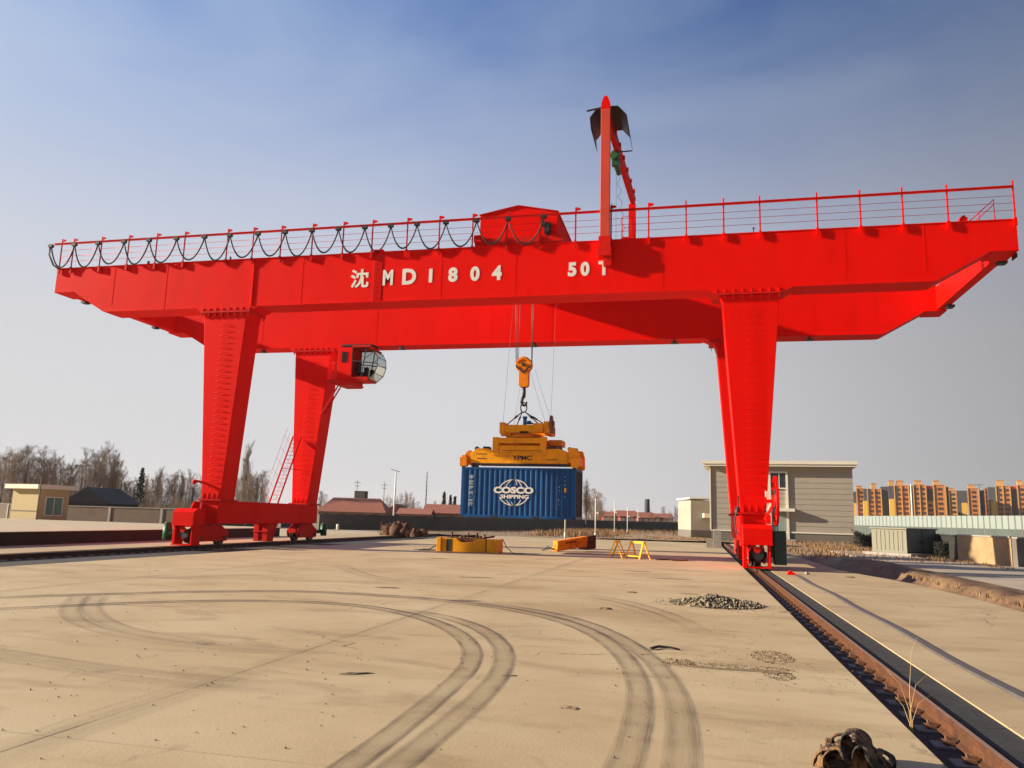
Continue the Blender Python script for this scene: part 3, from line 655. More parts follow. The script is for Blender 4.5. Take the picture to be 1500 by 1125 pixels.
b = MB(); b.box(-9.95, -9.45, 9.6, 10.15, 10.35, 10.50); b.box(-9.98, -9.86, 9.5, 10.05, 10.5, 11.2); b.box(-9.35, -9.1, 9.3, 9.5, 10.12, 10.75); b.box(-9.35, -9.1, 10.15, 10.35, 10.12, 10.75); b.tube([(-9.7, 9.87, 10.12), (-9.7, 9.87, 10.35)], .08, 10)
b.build('seat', M['black'], cab)
gm = bpy.data.materials.new('cab_glass'); gm.use_nodes = True
t = gm.node_tree; pb = t.nodes['Principled BSDF']; tr = N(t, 'ShaderNodeBsdfTransparent'); tr.inputs[0].default_value = (.80, .82, .80, 1); gl = N(t, 'ShaderNodeBsdfGlossy'); gl.inputs['Roughness'].default_value = .05; gl.inputs[0].default_value = (.8, .85, .85, 1)
ms = N(t, 'ShaderNodeMixShader'); fr = N(t, 'ShaderNodeFresnel'); fr.inputs[0].default_value = 1.5
fm = N(t, 'ShaderNodeMath', operation='MULTIPLY'); fm.inputs[1].default_value = .35; t.links.new(fr.outputs[0], fm.inputs[0]); t.links.new(fm.outputs[0], ms.inputs[0]); t.links.new(tr.outputs[0], ms.inputs[1]); t.links.new(gl.outputs[0], ms.inputs[2]); t.links.new(ms.outputs[0], t.nodes['Material Output'].inputs[0])
b = MB(); b.prism_y(prof[:1] + prof[1:], yc0 + .03, yc0 + .04)
b.prism_y(prof[:1] + prof[1:], yc1 - .04, yc1 - .03)
inner = [(p[0] - (.01 if p[0] > -10 else 0), p[1]) for p in prof]
for i in range(1, len(prof) - 2):
    p, q = prof[i], prof[i + 1]; b.add([(p[0], yc0 + .05, p[1]), (q[0], yc0 + .05, q[1]), (q[0], yc1 - .05, q[1]), (p[0], yc1 - .05, p[1])], [(0, 1, 2, 3)])
b.build('cab_glazing', gm, cab)

# floodlights
for x in (-16.76, -7.14, 1.32, 9.58, 16.97):
    b = MB(); b.tube([(x, 9.93, 12.22), (x, 9.93, 12.10)], .05, 8); b.tube([(x, 9.93, 12.10), (x, 9.93, 12.04), (x, 9.93, 11.98)], [.10, .19, .24], 16); b.build('floodlight', M['dark'], cr)
# rungs on the girder face
b = MB(); z = 12.36
b.box(-4.98, -4.95, -.025, -.002, 12.3, 14.75); b.box(-4.58, -4.55, -.025, -.002, 12.3, 14.75)
while z < 14.7: b.tube([(-4.95, -.02, z), (-4.58, -.02, z)], .012, 6); z += .13
b.box(-5.05, -4.45, -.25, -.02, 14.84, 14.87); b.build('face_ladder', M['red2'], cr)
# railing
PX = [-23.83, -23.05, -21.22, -19.47, -17.71, -15.98, -13.39, -11.87, -10.24, -8.46, -6.74, -5.14, -3.27, -1.58, .14, 1.86, 3.52, 5.24, 6.93, 8.68, 10.39, 12.06, 13.65, 16.09, 17.88, 19.6, 21.38, 23.94]
b = MB(); b.box(-24.3, 23.95, -.14, -.08, 16.17, 16.20); b.box(-24.3, 23.95, -.115, -.105, 16.20, 16.26); b.box(-24.3, 23.95, -.14, -.08, 16.26, 16.285)
rg = b.build('railing', M['red2'], cr)
for z in (15.18, 15.5, 15.82):
    b = MB(); b.tube([(PX[0], -.10, z), (PX[-1], -.10, z)], .011, 6); b.build('guard_wire', M['red2'], rg)
for i, x in enumerate(PX):
    b = MB(); b.box(x - .035, x + .035, -.075, -.055, 14.52, 16.52); b.box(x - .012, x + .012, -.105, -.055, 14.52, 16.52)
    b.box(x - .06, x + .06, -.115, -.037, 14.50, 14.86)
    if i < 20: b.prism_y([(x, 16.32), (x + .26, 16.40), (x + .22, 16.47), (x, 16.52)], -.11, -.06)
    b.build('rail_post', M['red'] if i > 18 else M['red2'], rg)
b = MB(); b.tube([(22.2, .3, 14.84), (23.3, .3, 15.85), (23.3, .3, 14.84)], .025, 6); b.tube([(22.7, .3, 14.84), (22.7, .3, 15.3)], .02, 6); b.tube([(22.4, .9, 14.84), (23.5, .9, 15.85), (23.5, .9, 14.84)], .025, 6); b.tube([(23.3, .3, 15.85), (23.5, .9, 15.85)], .02, 6)
b.build('end_handrail', M['red2'], cr)
b = MB(); b.box(21.85, 22.15, .0, .3, 14.84, 15.02); b.prism_y([(21.9, 15.02), (22.1, 15.02), (22.05, 15.12), (21.95, 15.1)], .02, .25); b.build('end_stop', M['red2'], cr)
b = MB(); b.tube([(13.37, .05, 14.84), (13.37, .05, 15.0)], .02, 6); b.tube([(13.37, .05, 15.0), (13.37, .05, 15.08)], .045, 8); b.tube([(-18.2, .05, 14.84), (-18.2, .05, 15.0)], .07, 8); b.tube([(-13.2, .05, 14.84), (-13.2, .05, 15.0)], .05, 8); b.build('marker_lamp', M['dark'], cr)
# festoon cable
hx = [-24.45, -22.9, -21.37, -19.70, -18.12, -16.42, -14.72, -13.2, -11.55, -9.98, -8.46, -6.98, -5.53, -4.13, -2.73, -1.22, .36, 1.95, 3.72]
b = MB()
for i in range(len(hx) - 1):
    a, c = hx[i], hx[i + 1]
    sag = 1.22 + .06 * math.sin(i * 2.3); pts = []
    for dy, ds in ((-.15, 0), (-.175, .05), (-.135, .03)):
        pts = []
        for k in range(17):
            t_ = k / 16; s_ = (4 * t_ * (1 - t_)) ** .92
            pts.append((a + (c - a) * t_, dy, 16.08 - (sag + ds) * s_))
        b.tube(pts, .027, 6)
for dx in (0, .06): b.tube([(-24.5 + dx, -.2, 16.1), (-24.52 + dx, -.2, 15.6), (-24.2 + dx, -.15, 15.0), (-23.8, -.1, 14.75)], .03, 6)
fc = b.build('festoon_cable', M['black'], cr)
for x in hx:
    b = MB(); b.box(x - .13, x + .13, -.27, -.10, 16.03, 16.17); b.cyl((x - .08, -.2, 16.18), 'y', .045, .06, 10); b.cyl((x + .08, -.2, 16.18), 'y', .045, .06, 10); b.build('cable_trolley', M['black'], fc)
# girder lettering
def text(s, x, z, h, name, m, parent, y, bold=.0, sx=1.0, extr=.003, cw=False, align='CENTER', rotz=0):
    cu = bpy.data.curves.new(name, 'FONT'); cu.body = s; cu.size = h; cu.extrude = extr; cu.offset = bold; cu.align_x = align; cu.align_y = 'CENTER'; cu.resolution_u = 4
    o = bpy.data.objects.new(name, cu); C.objects.link(o)
    bpy.context.view_layer.update(); dg = bpy.context.evaluated_depsgraph_get()
    me = bpy.data.meshes.new_from_object(o.evaluated_get(dg)); C.objects.unlink(o); bpy.data.objects.remove(o)
    ys = [v.co.y for v in me.vertices]; xs = [v.co.x for v in me.vertices]
    k = h / (max(ys) - min(ys)); cyy = (max(ys) + min(ys)) / 2; cxx = (max(xs) + min(xs)) / 2
    off = WL.get(parent.name, Vector((0, 0, 0)))
    for v in me.vertices:
        X = (v.co.x - cxx) * k * sx; Zz = (v.co.y - cyy) * k; Y = -v.co.z
        v.co = Vector((x + X, y + Y, z + Zz)) - off
    me.materials.clear(); me.materials.append(m)
    o = bpy.data.objects.new(name, me); link(o, parent)
    return o
for s, x, h, sxx in (('沈', -5.72, .98, 1.0), ('M', -4.20, .80, .72), ('D', -3.07, .82, .95), ('1', -1.95, .70, 1.0), ('8', -.80, .74, .98), ('0', .32, .74, .95), ('4', 1.42, .74, .95), ('5', 5.10, .70, .95), ('0', 5.71, .70, .90), ('T', 6.60, .70, .85)):
    text(s, x, 13.46 + (-.0 if s != '沈' else .01), h, 'lettering', M['letter'], gf, -.014, bold=.035 if s != '沈' else .025, sx=sxx, extr=.002)

# maintenance hoist portal over the girders
b = MB()
b.box(6.44, 6.88, -.34, -.02, 14.45, 21.35)
mj = b.build('hoist_portal', mat('portal_orange_red', (0.62, 0.055, 0.018), .5, var=.12, scale=.8), cr, bevel=.015)
b = MB()
b.box(6.92, 7.34, 9.95, 10.30, 14.84, 20.68); b.build('rear_post', M['red'], mj); b = MB(); b.box(6.35, 6.97, -.42, .0 - .004, 13.95, 14.35); b.box(6.38, 6.94, -.40, -.004, 14.36, 14.9); b.box(6.6, 6.97, -.30, -.004, 13.5, 13.95); b.build('wall_bracket', M['red2'], mj); b = MB()
b.hexa([(6.56, -.05, 20.95), (6.80, -.05, 20.95), (7.28, 10.2, 20.7), (7.04, 10.2, 20.7)], [(6.50, -.05, 21.35), (6.86, -.05, 21.35), (7.34, 10.2, 21.1), (6.98, 10.2, 21.1)])
for k in range(6):
    y_ = 1.6 + k * 1.5; b.box(6.85 + y_ * .047, 6.95 + y_ * .047, y_ - .03, y_ + .03, 20.98, 21.24)
b.build('portal_beam', M['red2'], mj)
b = MB(); b.prism_y([(6.42, 21.37), (6.90, 21.37), (6.86, 21.7), (6.76, 21.98), (6.66, 22.05), (6.55, 21.97), (6.46, 21.7)], -.32, -.05); b.build('post_cap', M['red'], mj)
b = MB()
hp = [(5.92, 20.55), (5.86, 21.15), (6.20, 21.62), (7.22, 21.62), (7.62, 21.15), (7.72, 20.45)]
for i in range(5):
    p, q = hp[i], hp[i + 1]; y0, y1 = .05, 2.5
    dx, dz = q[0] - p[0], q[1] - p[1]; l_ = math.hypot(dx, dz); nx, nz_ = dz / l_ * .02, -dx / l_ * .02
    b.hexa([(p[0], y0, p[1]), (q[0], y0, q[1]), (q[0], y1, q[1]), (p[0], y1, p[1])], [(p[0] - nx, y0, p[1] - nz_), (q[0] - nx, y0, q[1] - nz_), (q[0] - nx, y1, q[1] - nz_), (p[0] - nx, y1, p[1] - nz_)])
b.bar((5.7, .03, 21.50), (6.5, .03, 21.62), .07); b.bar((7.2, .03, 21.6), (6.8, .03, 21.62), .06); b.bar((6.9, 2.5, 20.45), (7.7, 2.5, 20.45), .05)
b.build('rain_hood', M['dark'], mj)
b = MB(); b.tube([(6.72, 3.0, 20.55), (6.78, 4.3, 20.50)], .20, 14); b.tube([(6.72, 4.3, 20.5), (6.80, 5.0, 20.42)], .14, 12); b.box(6.58, 6.95, 3.3, 4.0, 20.6, 20.95); b.box(6.6, 6.9, 3.2, 3.5, 20.1, 20.5)
b.build('electric_hoist', M['green'], mj)
b = MB(); pts = []
for k in range(120):
    t_ = k / 119; a = t_ * math.pi * 12; pts.append((6.75 + .12 * t_ + .10 * math.cos(a), 5.0 + 3.0 * t_ + .12 * math.sin(a), 20.2 - 3.2 * t_))
b.tube(pts, .010, 5); b.tube([(6.8, 3.6, 20.3), (6.8, 3.6, 14.9)], .008, 5); b.tube([(6.95, -.2, 14.4), (6.97, -.2, 16.6)], .012, 5); b.build('hoist_cable', M['black'], mj)
b = MB(); b.box(6.55, 7.1, 9.2, 9.95, 18.25, 18.33); b.box(6.80, 7.25, 9.3, 9.95, 17.9, 18.25)
for xx in (6.58, 7.08):
    for yy in (9.22, 9.9): b.tube([(xx, yy, 18.33), (xx, yy, 19.6)], .018, 6)
for zz in (18.9, 19.6): b.tube([(6.58, 9.9, zz), (6.58, 9.22, zz), (7.08, 9.22, zz)], .018, 6)
for zz in (14.9, 15.3, 15.7, 16.1, 16.5, 16.9, 17.3, 17.7): b.tube([(6.65, 9.9, zz), (6.95, 9.9, zz)], .015, 6)
b.build('service_cradle', M['red2'], mj)

# ------------------------------------------------------------------ trolley on the girders
tr_ = empty('hoist_trolley', (2.3, 5.6, 14.84), 'red pitched-roof hoist trolley housing riding on top of the two girders', 'crane trolley')
b = MB(); b.prism_y([(.34, 15.42), (4.22, 15.42), (4.22, 16.62), (2.28, 17.02), (.34, 16.66)], .55, 10.6); b.build('housing', M['red'], tr_)
b = MB(); b.hexa([(.28, .48, 16.655), (2.28, .48, 17.03), (2.28, 10.68, 17.03), (.28, 10.68, 16.655)], [(.28, .48, 16.685), (2.28, .48, 17.065), (2.28, 10.68, 17.065), (.28, 10.68, 16.685)]); b.hexa([(2.283, .48, 17.03), (4.30, .48, 16.615), (4.30, 10.68, 16.615), (2.283, 10.68, 17.03)], [(2.283, .48, 17.065), (4.30, .48, 16.645), (4.30, 10.68, 16.645), (2.283, 10.68, 17.065)])
b.build('housing_roof', M['red2'], tr_)
b = MB()
for k in range(26): b.box(4.222, 4.245, .7 + k * .38, .86 + k * .38, 15.5, 16.58)
b.build('side_ribs', M['red2'], tr_)
b = MB(); b.box(.1, 4.5, .5, 1.0, 15.06, 15.40); b.box(.1, 4.5, 10.2, 10.7, 15.06, 15.40); b.box(.25, .75, 1.0, 10.2, 15.08, 15.38); b.box(3.9, 4.4, 1.0, 10.2, 15.08, 15.38); b.box(.1, .5, .3, .5, 15.2, 15.55); b.build('trolley_frame', M['red2'], tr_)
for x in (.6, 4.0):
    for y in (.75, 10.45):
        b = MB(); b.cyl((x, y, 15.055), 'y', .21, .12, 20); b.cyl((x, y, 15.055), 'y', .06, .3, 10); b.build('wheel', M['dark'], tr_)
b = MB(); b.box(3.62, 3.95, .36, .53, 15.50, 16.05); b.cyl((3.55, .40, 16.0), 'y', .16, .14, 14); b.box(3.75, 3.90, .30, .36, 15.3, 15.9); b.build('cable_connector', M['black'], tr_)

# ------------------------------------------------------------------ hook block with ropes
hy = 5.6
hk = empty('hook_block', (1.68, hy, 10.0), 'orange hook block hanging on wire ropes between the girders', 'hook block')
b = MB(); n = 28
b.cyl((1.66, hy, 9.98), 'y', .43, .05, n); 
for yy in (-.16, .16): b.cyl((1.66, hy + yy, 9.98), 'y', .45, .03, n)
b.prism_y([(1.42, 9.72), (1.42, 8.86), (1.50, 8.76), (1.86, 8.76), (1.94, 8.86), (1.94, 9.72)], hy - .20, hy + .20)
b.prism_y([(1.24, 10.10), (1.66, 10.46), (2.08, 10.10), (1.66, 10.30)], hy - .22, hy - .18)
b.build('sheave_housing', M['orange'], hk, bevel=.012)
b = MB(); b.prism_y([(1.24, 9.98), (1.66, 9.62), (2.08, 9.98), (2.08, 9.86), (1.66, 9.50), (1.24, 9.86)], hy - .226, hy - .204); b.cyl((1.66, hy, 9.98), 'y', .10, .46, 16); b.build('rope_guard', M['dark'], hk)
b = MB(); b.tube([(1.69, hy, 8.78), (1.69, hy, 8.45), (1.69, hy, 8.2)], [.09, .10, .09], 12)
b.tube([(1.69, hy, 8.3), (1.60, hy, 8.12), (1.56, hy, 7.95), (1.62, hy, 7.80), (1.74, hy, 7.76), (1.84, hy, 7.84), (1.86, hy, 7.98)], [.09, .09, .085, .08, .07, .05, .03], 10)
b.build('hook', M['dark'], hk)
b = MB(); b.tube([(1.07, 5.4, 15.1), (1.23, 5.5, 10.0)], .020, 6); b.tube([(1.10, 5.8, 15.1), (1.25, 5.7, 10.0)], .020, 6); b.tube([(1.3, 5.9, 15.1), (1.28, 5.8, 10.0)], .014, 6); b.tube([(2.06, 5.4, 15.1), (2.09, 5.5, 10.0)], .020, 6); b.tube([(2.08, 5.8, 15.1), (2.07, 5.7, 10.0)], .020, 6)
b.build('hoist_rope', M['rope'], hk)

# ------------------------------------------------------------------ spreader
spd = empty('container_spreader', (1.74, 5.58, 4.36), 'yellow telescopic container spreader hanging above the blue container', 'spreader')
b = MB(); yF, yR = 4.46, 6.70
for y0, y1 in ((yF, yF + .28), (yR - .28, yR)):
    b.prism_y([(-.85, 4.55), (4.32, 4.55), (4.32, 5.18), (3.9, 5.34), (3.30, 5.34), (3.1, 5.22), (.3, 5.22), (.1, 5.34), (-.5, 5.34), (-.85, 5.10)], y0, y1)
for x in (-.6, .3, 1.5, 2.9, 4.0): b.box(x - .12, x + .12, yF + .281, yR - .281, 4.65, 5.0)
b.build('main_frame', M['yellow'], spd, bevel=.015)
b = MB(); b.box(-.8, 4.3, yF - .03, yF + .02 - .022, 4.50, 4.56); b.box(-.8, 4.3, yF - .01, yF + .3, 4.46, 4.497); b.build('lower_chord', M['dark'], spd)
for sx, cxx in ((-1, -1.28), (1, 4.77)):
    b = MB()
    x0, x1 = (-1.42, -1.02) if sx < 0 else (4.50, 4.90)
    b.box(x0 + .08, x1 - .08, yF - .04, yR + .04, 4.55, 4.98)
    for yy in (yF - .12, yR - .22):
        b.box(x0, x1, yy, yy + .34, 4.40, 4.86)
        b.box((x0 + x1) / 2 - .13, (x0 + x1) / 2 + .13, yy + .02, yy + .3, 4.372, 4.40)
    # sloped arms to main frame
    for yy in (yF + .03, yR - .25):
        if sx < 0: b.prism_y([(-1.2, 4.70), (-.86, 4.62), (-.86, 5.22), (-1.0, 5.24), (-1.2, 5.02)], yy, yy + .22)
        else: b.prism_y([(4.33, 4.62), (4.86, 4.66), (4.92, 5.0), (4.80, 5.38), (4.33, 5.42)], yy, yy + .22)
    b.build('end_arm', M['orange'] if sx < 0 else M['yellow'], spd, bevel=.015)
    b = MB()
    for yy in (yF + .04, yR - .06): b.tube([((x0 + x1) / 2, yy, 4.36), ((x0 + x1) / 2, yy, 4.46)], .05, 10)
    b.build('twist_lock', M['dark'], spd)
b = MB()
for x in (-.55, .1, 3.9, 4.4): b.cyl((x, yF + .14, 5.33), 'y', .11, .2, 16)
b.box(3.1, 3.75, yF + .05, yF + .3, 5.36, 5.45); b.box(-.2, .1, yF + .02, yF + .2, 5.35, 5.44); b.box(-.78, -.5, yF + .0, yF + .2, 4.36, 4.46)
b.build('guide_roller', M['dark'], spd)
b = MB()
for yy in (yF - .06, yR - .30):
    b.box(.33, .66, yy, yy + .36, 4.98, 5.93); b.box(2.86, 3.19, yy, yy + .36, 4.98, 5.95)
    b.box(.661, 2.859, yy + .03, yy + .30, 5.62, 5.90); b.box(.661, 2.859, yy + .01, yy + .2, 4.99, 5.10); b.box(.661, 2.859, yy + .08, yy + .28, 5.25, 5.50)
b.box(.38, .60, yF + .31, yR - .31, 5.4, 5.75); b.box(2.92, 3.14, yF + .31, yR - .31, 5.4, 5.75)
b.build('slewing_base', M['yellow'], spd, bevel=.012)
b = MB(); b.cyl((1.85, 5.58, 6.0), 'z', 1.05, .12, 40); b.cyl((1.85, 5.58, 6.11), 'z', .90, .10, 40); b.box(3.2, 3.9, 5.0, 6.2, 5.55, 5.85); b.build('slewing_ring', M['orange'], spd)
b = MB()
for yy in (4.75, 6.2):
    b.box(.62, 3.30, yy, yy + .28, 6.20, 6.62)
b.box(.60, .86, 4.72, 6.5, 6.16, 6.75); b.box(2.98, 3.26, 4.72, 6.5, 6.16, 6.80)
b.box(.86, .95, 4.60, 4.74, 6.1, 6.2); b.box(.65, 1.2, 4.8, 5.2, 6.05, 6.18)
b.box(2.4, 2.97, 4.66, 4.74, 6.24, 6.70)
b.build('sling_frame', M['yellow'], spd, bevel=.012)
b = MB(); b.cyl((3.34, 5.0, 6.72), 'x', .42, .10, 24); b.cyl((3.42, 5.0, 6.72), 'x', .12, .16, 12); b.box(3.27, 3.5, 4.8, 5.2, 6.2, 6.5); b.build('cable_drum', mat('drum_brown', (.20, .11, .08), .7), spd)
b = MB(); b.tube([(1.92, 4.95, 6.22), (1.92, 4.95, 6.60)], .20, 16); b.tube([(1.92, 4.95, 6.60), (1.92, 4.95, 6.98)], .10, 12); b.tube([(1.92, 4.95, 6.98), (1.92, 4.95, 7.08)], .13, 12); b.bar((1.92, 4.95, 6.72), (2.35, 4.95, 6.72), .09); b.box(1.7, 2.15, 4.75, 5.1, 6.2, 6.28); b.cyl((2.15, 4.95, 6.76), 'x', .10, .2, 12)
b.build('slew_motor', M['teal'], spd)
b = MB()
ring = [(1.69 + .17 * math.cos(a), hy, 7.66 + .27 * math.sin(a)) for a in [2 * math.pi * k / 20 for k in range(21)]]
b.tube(ring, .035, 8, caps=False)
b.build('lifting_ring', M['dark'], spd)
b = MB()
for (x, y, t0) in ((.95, 4.85, .9), (1.12, 6.3, .9), (2.75, 4.85, .9), (3.05, 6.3, .9)):
    p0 = Vector((1.69 + (-.07 if x < 1.7 else .07), hy, 7.42)); p1 = Vector((x, y, 6.62))
    b.tube([p0, p1], .030, 6); q = p0.lerp(p1, .30); q2 = p0.lerp(p1, .48); b.tube([q, q2], .055, 8)
b.build('sling_chain', M['dark'], spd)
b = MB()
for a, c in (((1.15, 5.2, 15.1), (.72, 5.0, 6.75)), ((1.5, 5.9, 9.6), (1.0, 6.3, 6.6)), ((1.9, 5.9, 9.8), (3.0, 5.0, 6.8)), ((2.2, 5.9, 9.8), (3.15, 6.3, 6.8)), ((3.52, 5.0, 15.1), (3.30, 5.0, 7.1))):
    b.tube([a, c], .007, 5)
b.build('stay_wire', M['rope'], spd)
text('YPMC', 1.92, 4.86, .24, 'lettering', M['ink'], spd, yF - .008, bold=.009, sx=1.25, extr=.002)
b = MB()
for x0, x1, zz in ((-.55, .05, 5.02), (-.5, .0, 4.78), (3.2, 3.8, 4.74)): 
    x = x0
    while x < x1: b.box(x, x + .05, yF - .006, yF - .002, zz, zz + .05); x += .075
b.build('small_lettering', M['ink'], spd)

# ------------------------------------------------------------------ container
cx0, cx1, cy0, cy1, cz0, cz1 = -1.29, 4.77, 4.36, 6.80, 1.76, 4.352
ct = empty('shipping_container', ((cx0 + cx1) / 2, (cy0 + cy1) / 2, cz0), 'blue shipping container with a white globe logo, hanging in mid-air under the yellow spreader', 'shipping container')
def corr(b, y, sgn):
    n = 21; L_ = cx1 - cx0 - .34; w_ = L_ / n; x = cx0 + .17; pts = []
    for i in range(n):
        pts += [(x, 0), (x + w_ * .30, 0), (x + w_ * .5, .055), (x + w_ * .80, .055)]; x += w_
    pts.append((x, 0)); k = len(pts)
    vs = [(p, y + sgn * d, z) for z in (cz0 + .14, cz1 - .10) for p, d in pts]
    fs = [(i, i + 1, k + i + 1, k + i) if sgn > 0 else (i + 1, i, k + i, k + i + 1) for i in range(k - 1)]
    b.add(vs, fs)
b = MB(); corr(b, cy0 + .012, 1); corr(b, cy1 - .012, -1)
b.box(cx0 + .02, cx0 + .06, cy0 + .1, cy1 - .1, cz0 + .12, cz1 - .1)
b.hexa([(cx0 + .05, cy0 + .05, cz1 - .05), (cx1 - .05, cy0 + .05, cz1 - .05), (cx1 - .05, cy1 - .05, cz1 - .05), (cx0 + .05, cy1 - .05, cz1 - .05)], [(cx0 + .05, cy0 + .05, cz1 - .03), (cx1 - .05, cy0 + .05, cz1 - .03), (cx1 - .05, cy1 - .05, cz1 - .03), (cx0 + .05, cy1 - .05, cz1 - .03)])
b.box(cx0 + .1, cx1 - .1, cy0 + .08, cy1 - .08, cz0 + .06, cz0 + .13)
b.build('corrugated_wall', M['blue'], ct)
b = MB()
for y in (cy0, cy1 - .06): b.box(cx0 + .17, cx1 - .17, y, y + .06, cz1 - .10, cz1 - .01); b.box(cx0 + .17, cx1 - .17, y, y + .06, cz0, cz0 + .14)
for x in (cx0, cx1 - .17):
    for y in (cy0, cy1 - .16): b.box(x, x + .17, y, y + .16, cz0 + .12, cz1 - .12)
for x in (cx0, cx1 - .10): b.box(x, x + .10, cy0 + .16, cy1 - .16, cz1 - .12, cz1 - .01); b.box(x, x + .10, cy0 + .16, cy1 - .16, cz0, cz0 + .15)
b.build('frame', M['blue'], ct, bevel=.006)
b = MB()
for x in (cx0 - .004, cx1 - .174):
    for y in (cy0 - .004, cy1 - .158):
        for z in (cz0 - .004, cz1 - .116): b.box(x, x + .178, y, y + .162, z, z + .12)
b.build('corner_casting', M['bluedoor'], ct, bevel=.008)
for k in range(2):
    b = MB(); y0 = cy0 + .17 + k * 1.055; b.box(cx1 - .08, cx1 - .035, y0, y0 + 1.04, cz0 + .16, cz1 - .13)
    d = b.build('door', M['bluedoor'], ct)
    b = MB()
    for q in (.28, .76): b.tube([(cx1 - .02, y0 + q, cz0 + .1), (cx1 - .02, y0 + q, cz1 - .08)], .018, 8); b.bar((cx1 - .015, y0 + q, cz0 + .95), (cx1 - .015, y0 + q + .2, cz0 + .95), .03)
    b.build('lock_rod', M['dark'], d)
b = MB()
for x in (.35, 2.55): b.box(x, x + .35, cy0 - .004, cy0 + .3, cz0 - .002, cz0 + .10)
b.build('forklift_pocket', M['black'], ct)
# logo
lx, lz = 1.55, 3.16
text('COSCO', lx - .02, lz + .02, .34, 'logo_lettering', M['letter'], ct, cy0 - .008, bold=.018, sx=1.42, extr=.002)
text('SHIPPING', lx + .05, lz - .31, .20, 'logo_lettering', M['letter'], ct, cy0 - .008, bold=.008, sx=1.38, extr=.002)
b = MB()
def arc2(cx, cz, rx, rz, a0, a1, wd, n=22):
    vs = []
    for k in range(n + 1):
        a = a0 + (a1 - a0) * k / n; c_, s_ = math.cos(a), math.sin(a)
        for q in (-1, 1): vs.append((cx + (rx + q * wd / 2) * c_, cz + (rz + q * wd / 2) * s_))
    m_ = len(vs)
    b.add([(x, cy0 - .008, z) for x, z in vs], [(2 * i, 2 * i + 1, 2 * i + 3, 2 * i + 2) for i in range(n)])
zc_ = lz - .10
for sgn in (1, -1):
    a0, a1 = (R_(22), R_(158)) if sgn > 0 else (R_(202), R_(338))
    arc2(lx, zc_, .80, .66, a0, a1, .05)
    a0, a1 = (R_(24), R_(156)) if sgn > 0 else (R_(212), R_(328))
    arc2(lx, zc_, .46, .66, R_(25) if sgn > 0 else R_(215), R_(155) if sgn > 0 else R_(325), .04)
    arc2(lx + .02, zc_, .18, .66, R_(35) if sgn > 0 else R_(225), R_(80) if sgn > 0 else R_(265), .035)
b.build('globe_emblem', M['letter'], ct)
for i, ch in enumerate('中远海运集运'):
    text(ch, -.74, 3.83 - i * .285, .24, 'side_lettering', M['letterdim'], ct, cy0 - .008, bold=.008, extr=.002)
b = MB(); rnd = random.Random(3)
for x, za, zb_ in ((3.90, 2.5, 4.0), (4.20, 2.85, 4.05)):
    z = za
    while z < zb_:
        hh = rnd.uniform(.04, .16); ww = rnd.uniform(.015, .045)
        b.box(x + rnd.uniform(-.02, .02), x + ww, cy0 - .004, cy0 + .002, z, z + hh * .7); z += hh + rnd.uniform(.02, .2)
b.build('scrape_mark', M['letterdim'], ct)
b = MB(); b.box(4.18, 4.28, cy0 - .006, cy0 - .001, 3.12, 3.34); b.build('data_plate', M['hiyellow'], ct)

# ------------------------------------------------------------------ yard objects
# yellow lifting beam lying on the ground
q0 = G(650, 806); q1 = G(727, 811); q2 = G(741, 809)
yb = empty('lifting_beam', (-.6, 4.2, 0), 'long yellow steel lifting beam lying on the concrete below the container', 'lifting beam')
b = MB(); x0, x1, y0, y1 = -2.22, .98, 3.55, 4.7
b.prism_y([(x0 + .25, 0.004), (x1 - .62, .004), (x1 - .62, .66), (-.15, .66), (-.35, .48), (-.95, .48), (-1.2, .66), (x0 + .25, .68)], y0, y0 + .30)
b.box(x1 - .56, x1, y0 - .05, y1, .004, .67); b.box(x0, x0 + .24, y0 - .08, y1, .004, .70)
b.prism_y([(x0 + .25, 0.004), (x1 - .57, .004), (x1 - .57, .58), (x0 + .25, .60)], y1 - .3, y1)
b.build('beam_body', M['yellow'], yb, bevel=.015)
b = MB(); b.box(x1 - .615, x1 - .565, y0 - .04, y0 + .28, .02, .67); b.box(x0 + .52, x0 + .80, y0 - .012, y0 - .002, .02, .64)
b.box(x1 - .60, x1 - .56, y0 + .4, y1 - .4, .2, .6)
b.build('dark_bracket', M['ink'], yb)
b = MB(); rnd = random.Random(8)
for k in range(9):
    x = -1.55 + k * .22; zt = .62
    b.tube([(x, y0 + .5, .60), (x + rnd.uniform(-.08, .08), y0 + .5, zt + rnd.uniform(.1, .38))], rnd.uniform(.04, .09), 8)
b.box(-1.7, .2, y0 + .32, y0 + .75, .45, .70); b.tube([(-1.6, y0 + .6, .80), (.0, y0 + .6, .76)], .06, 8); b.tube([(.1, y0 + .4, .72), (.6, y0 + .8, .80)], .05, 8)
b.build('rusty_fittings', M['rust'], yb)
b = MB(); b.tube([(-3.3, 4.6, .05), (-2.9, 4.3, .03), (-2.5, 4.7, .30), (-2.25, 4.6, .05)], .03, 6); b.tube([(-3.5, 3.7, .02), (-3.1, 3.5, .03), (-2.6, 3.65, .03), (-2.4, 4.1, .03), (-3.0, 4.1, .03), (-3.4, 3.8, .03)], .028, 6)
b.tube([(1.05, 4.3, .7), (1.3, 4.1, .3), (1.7, 3.9, .02), (2.3, 3.8, .02)], .02, 6)
b.build('wire_sling', M['dark'], yb)
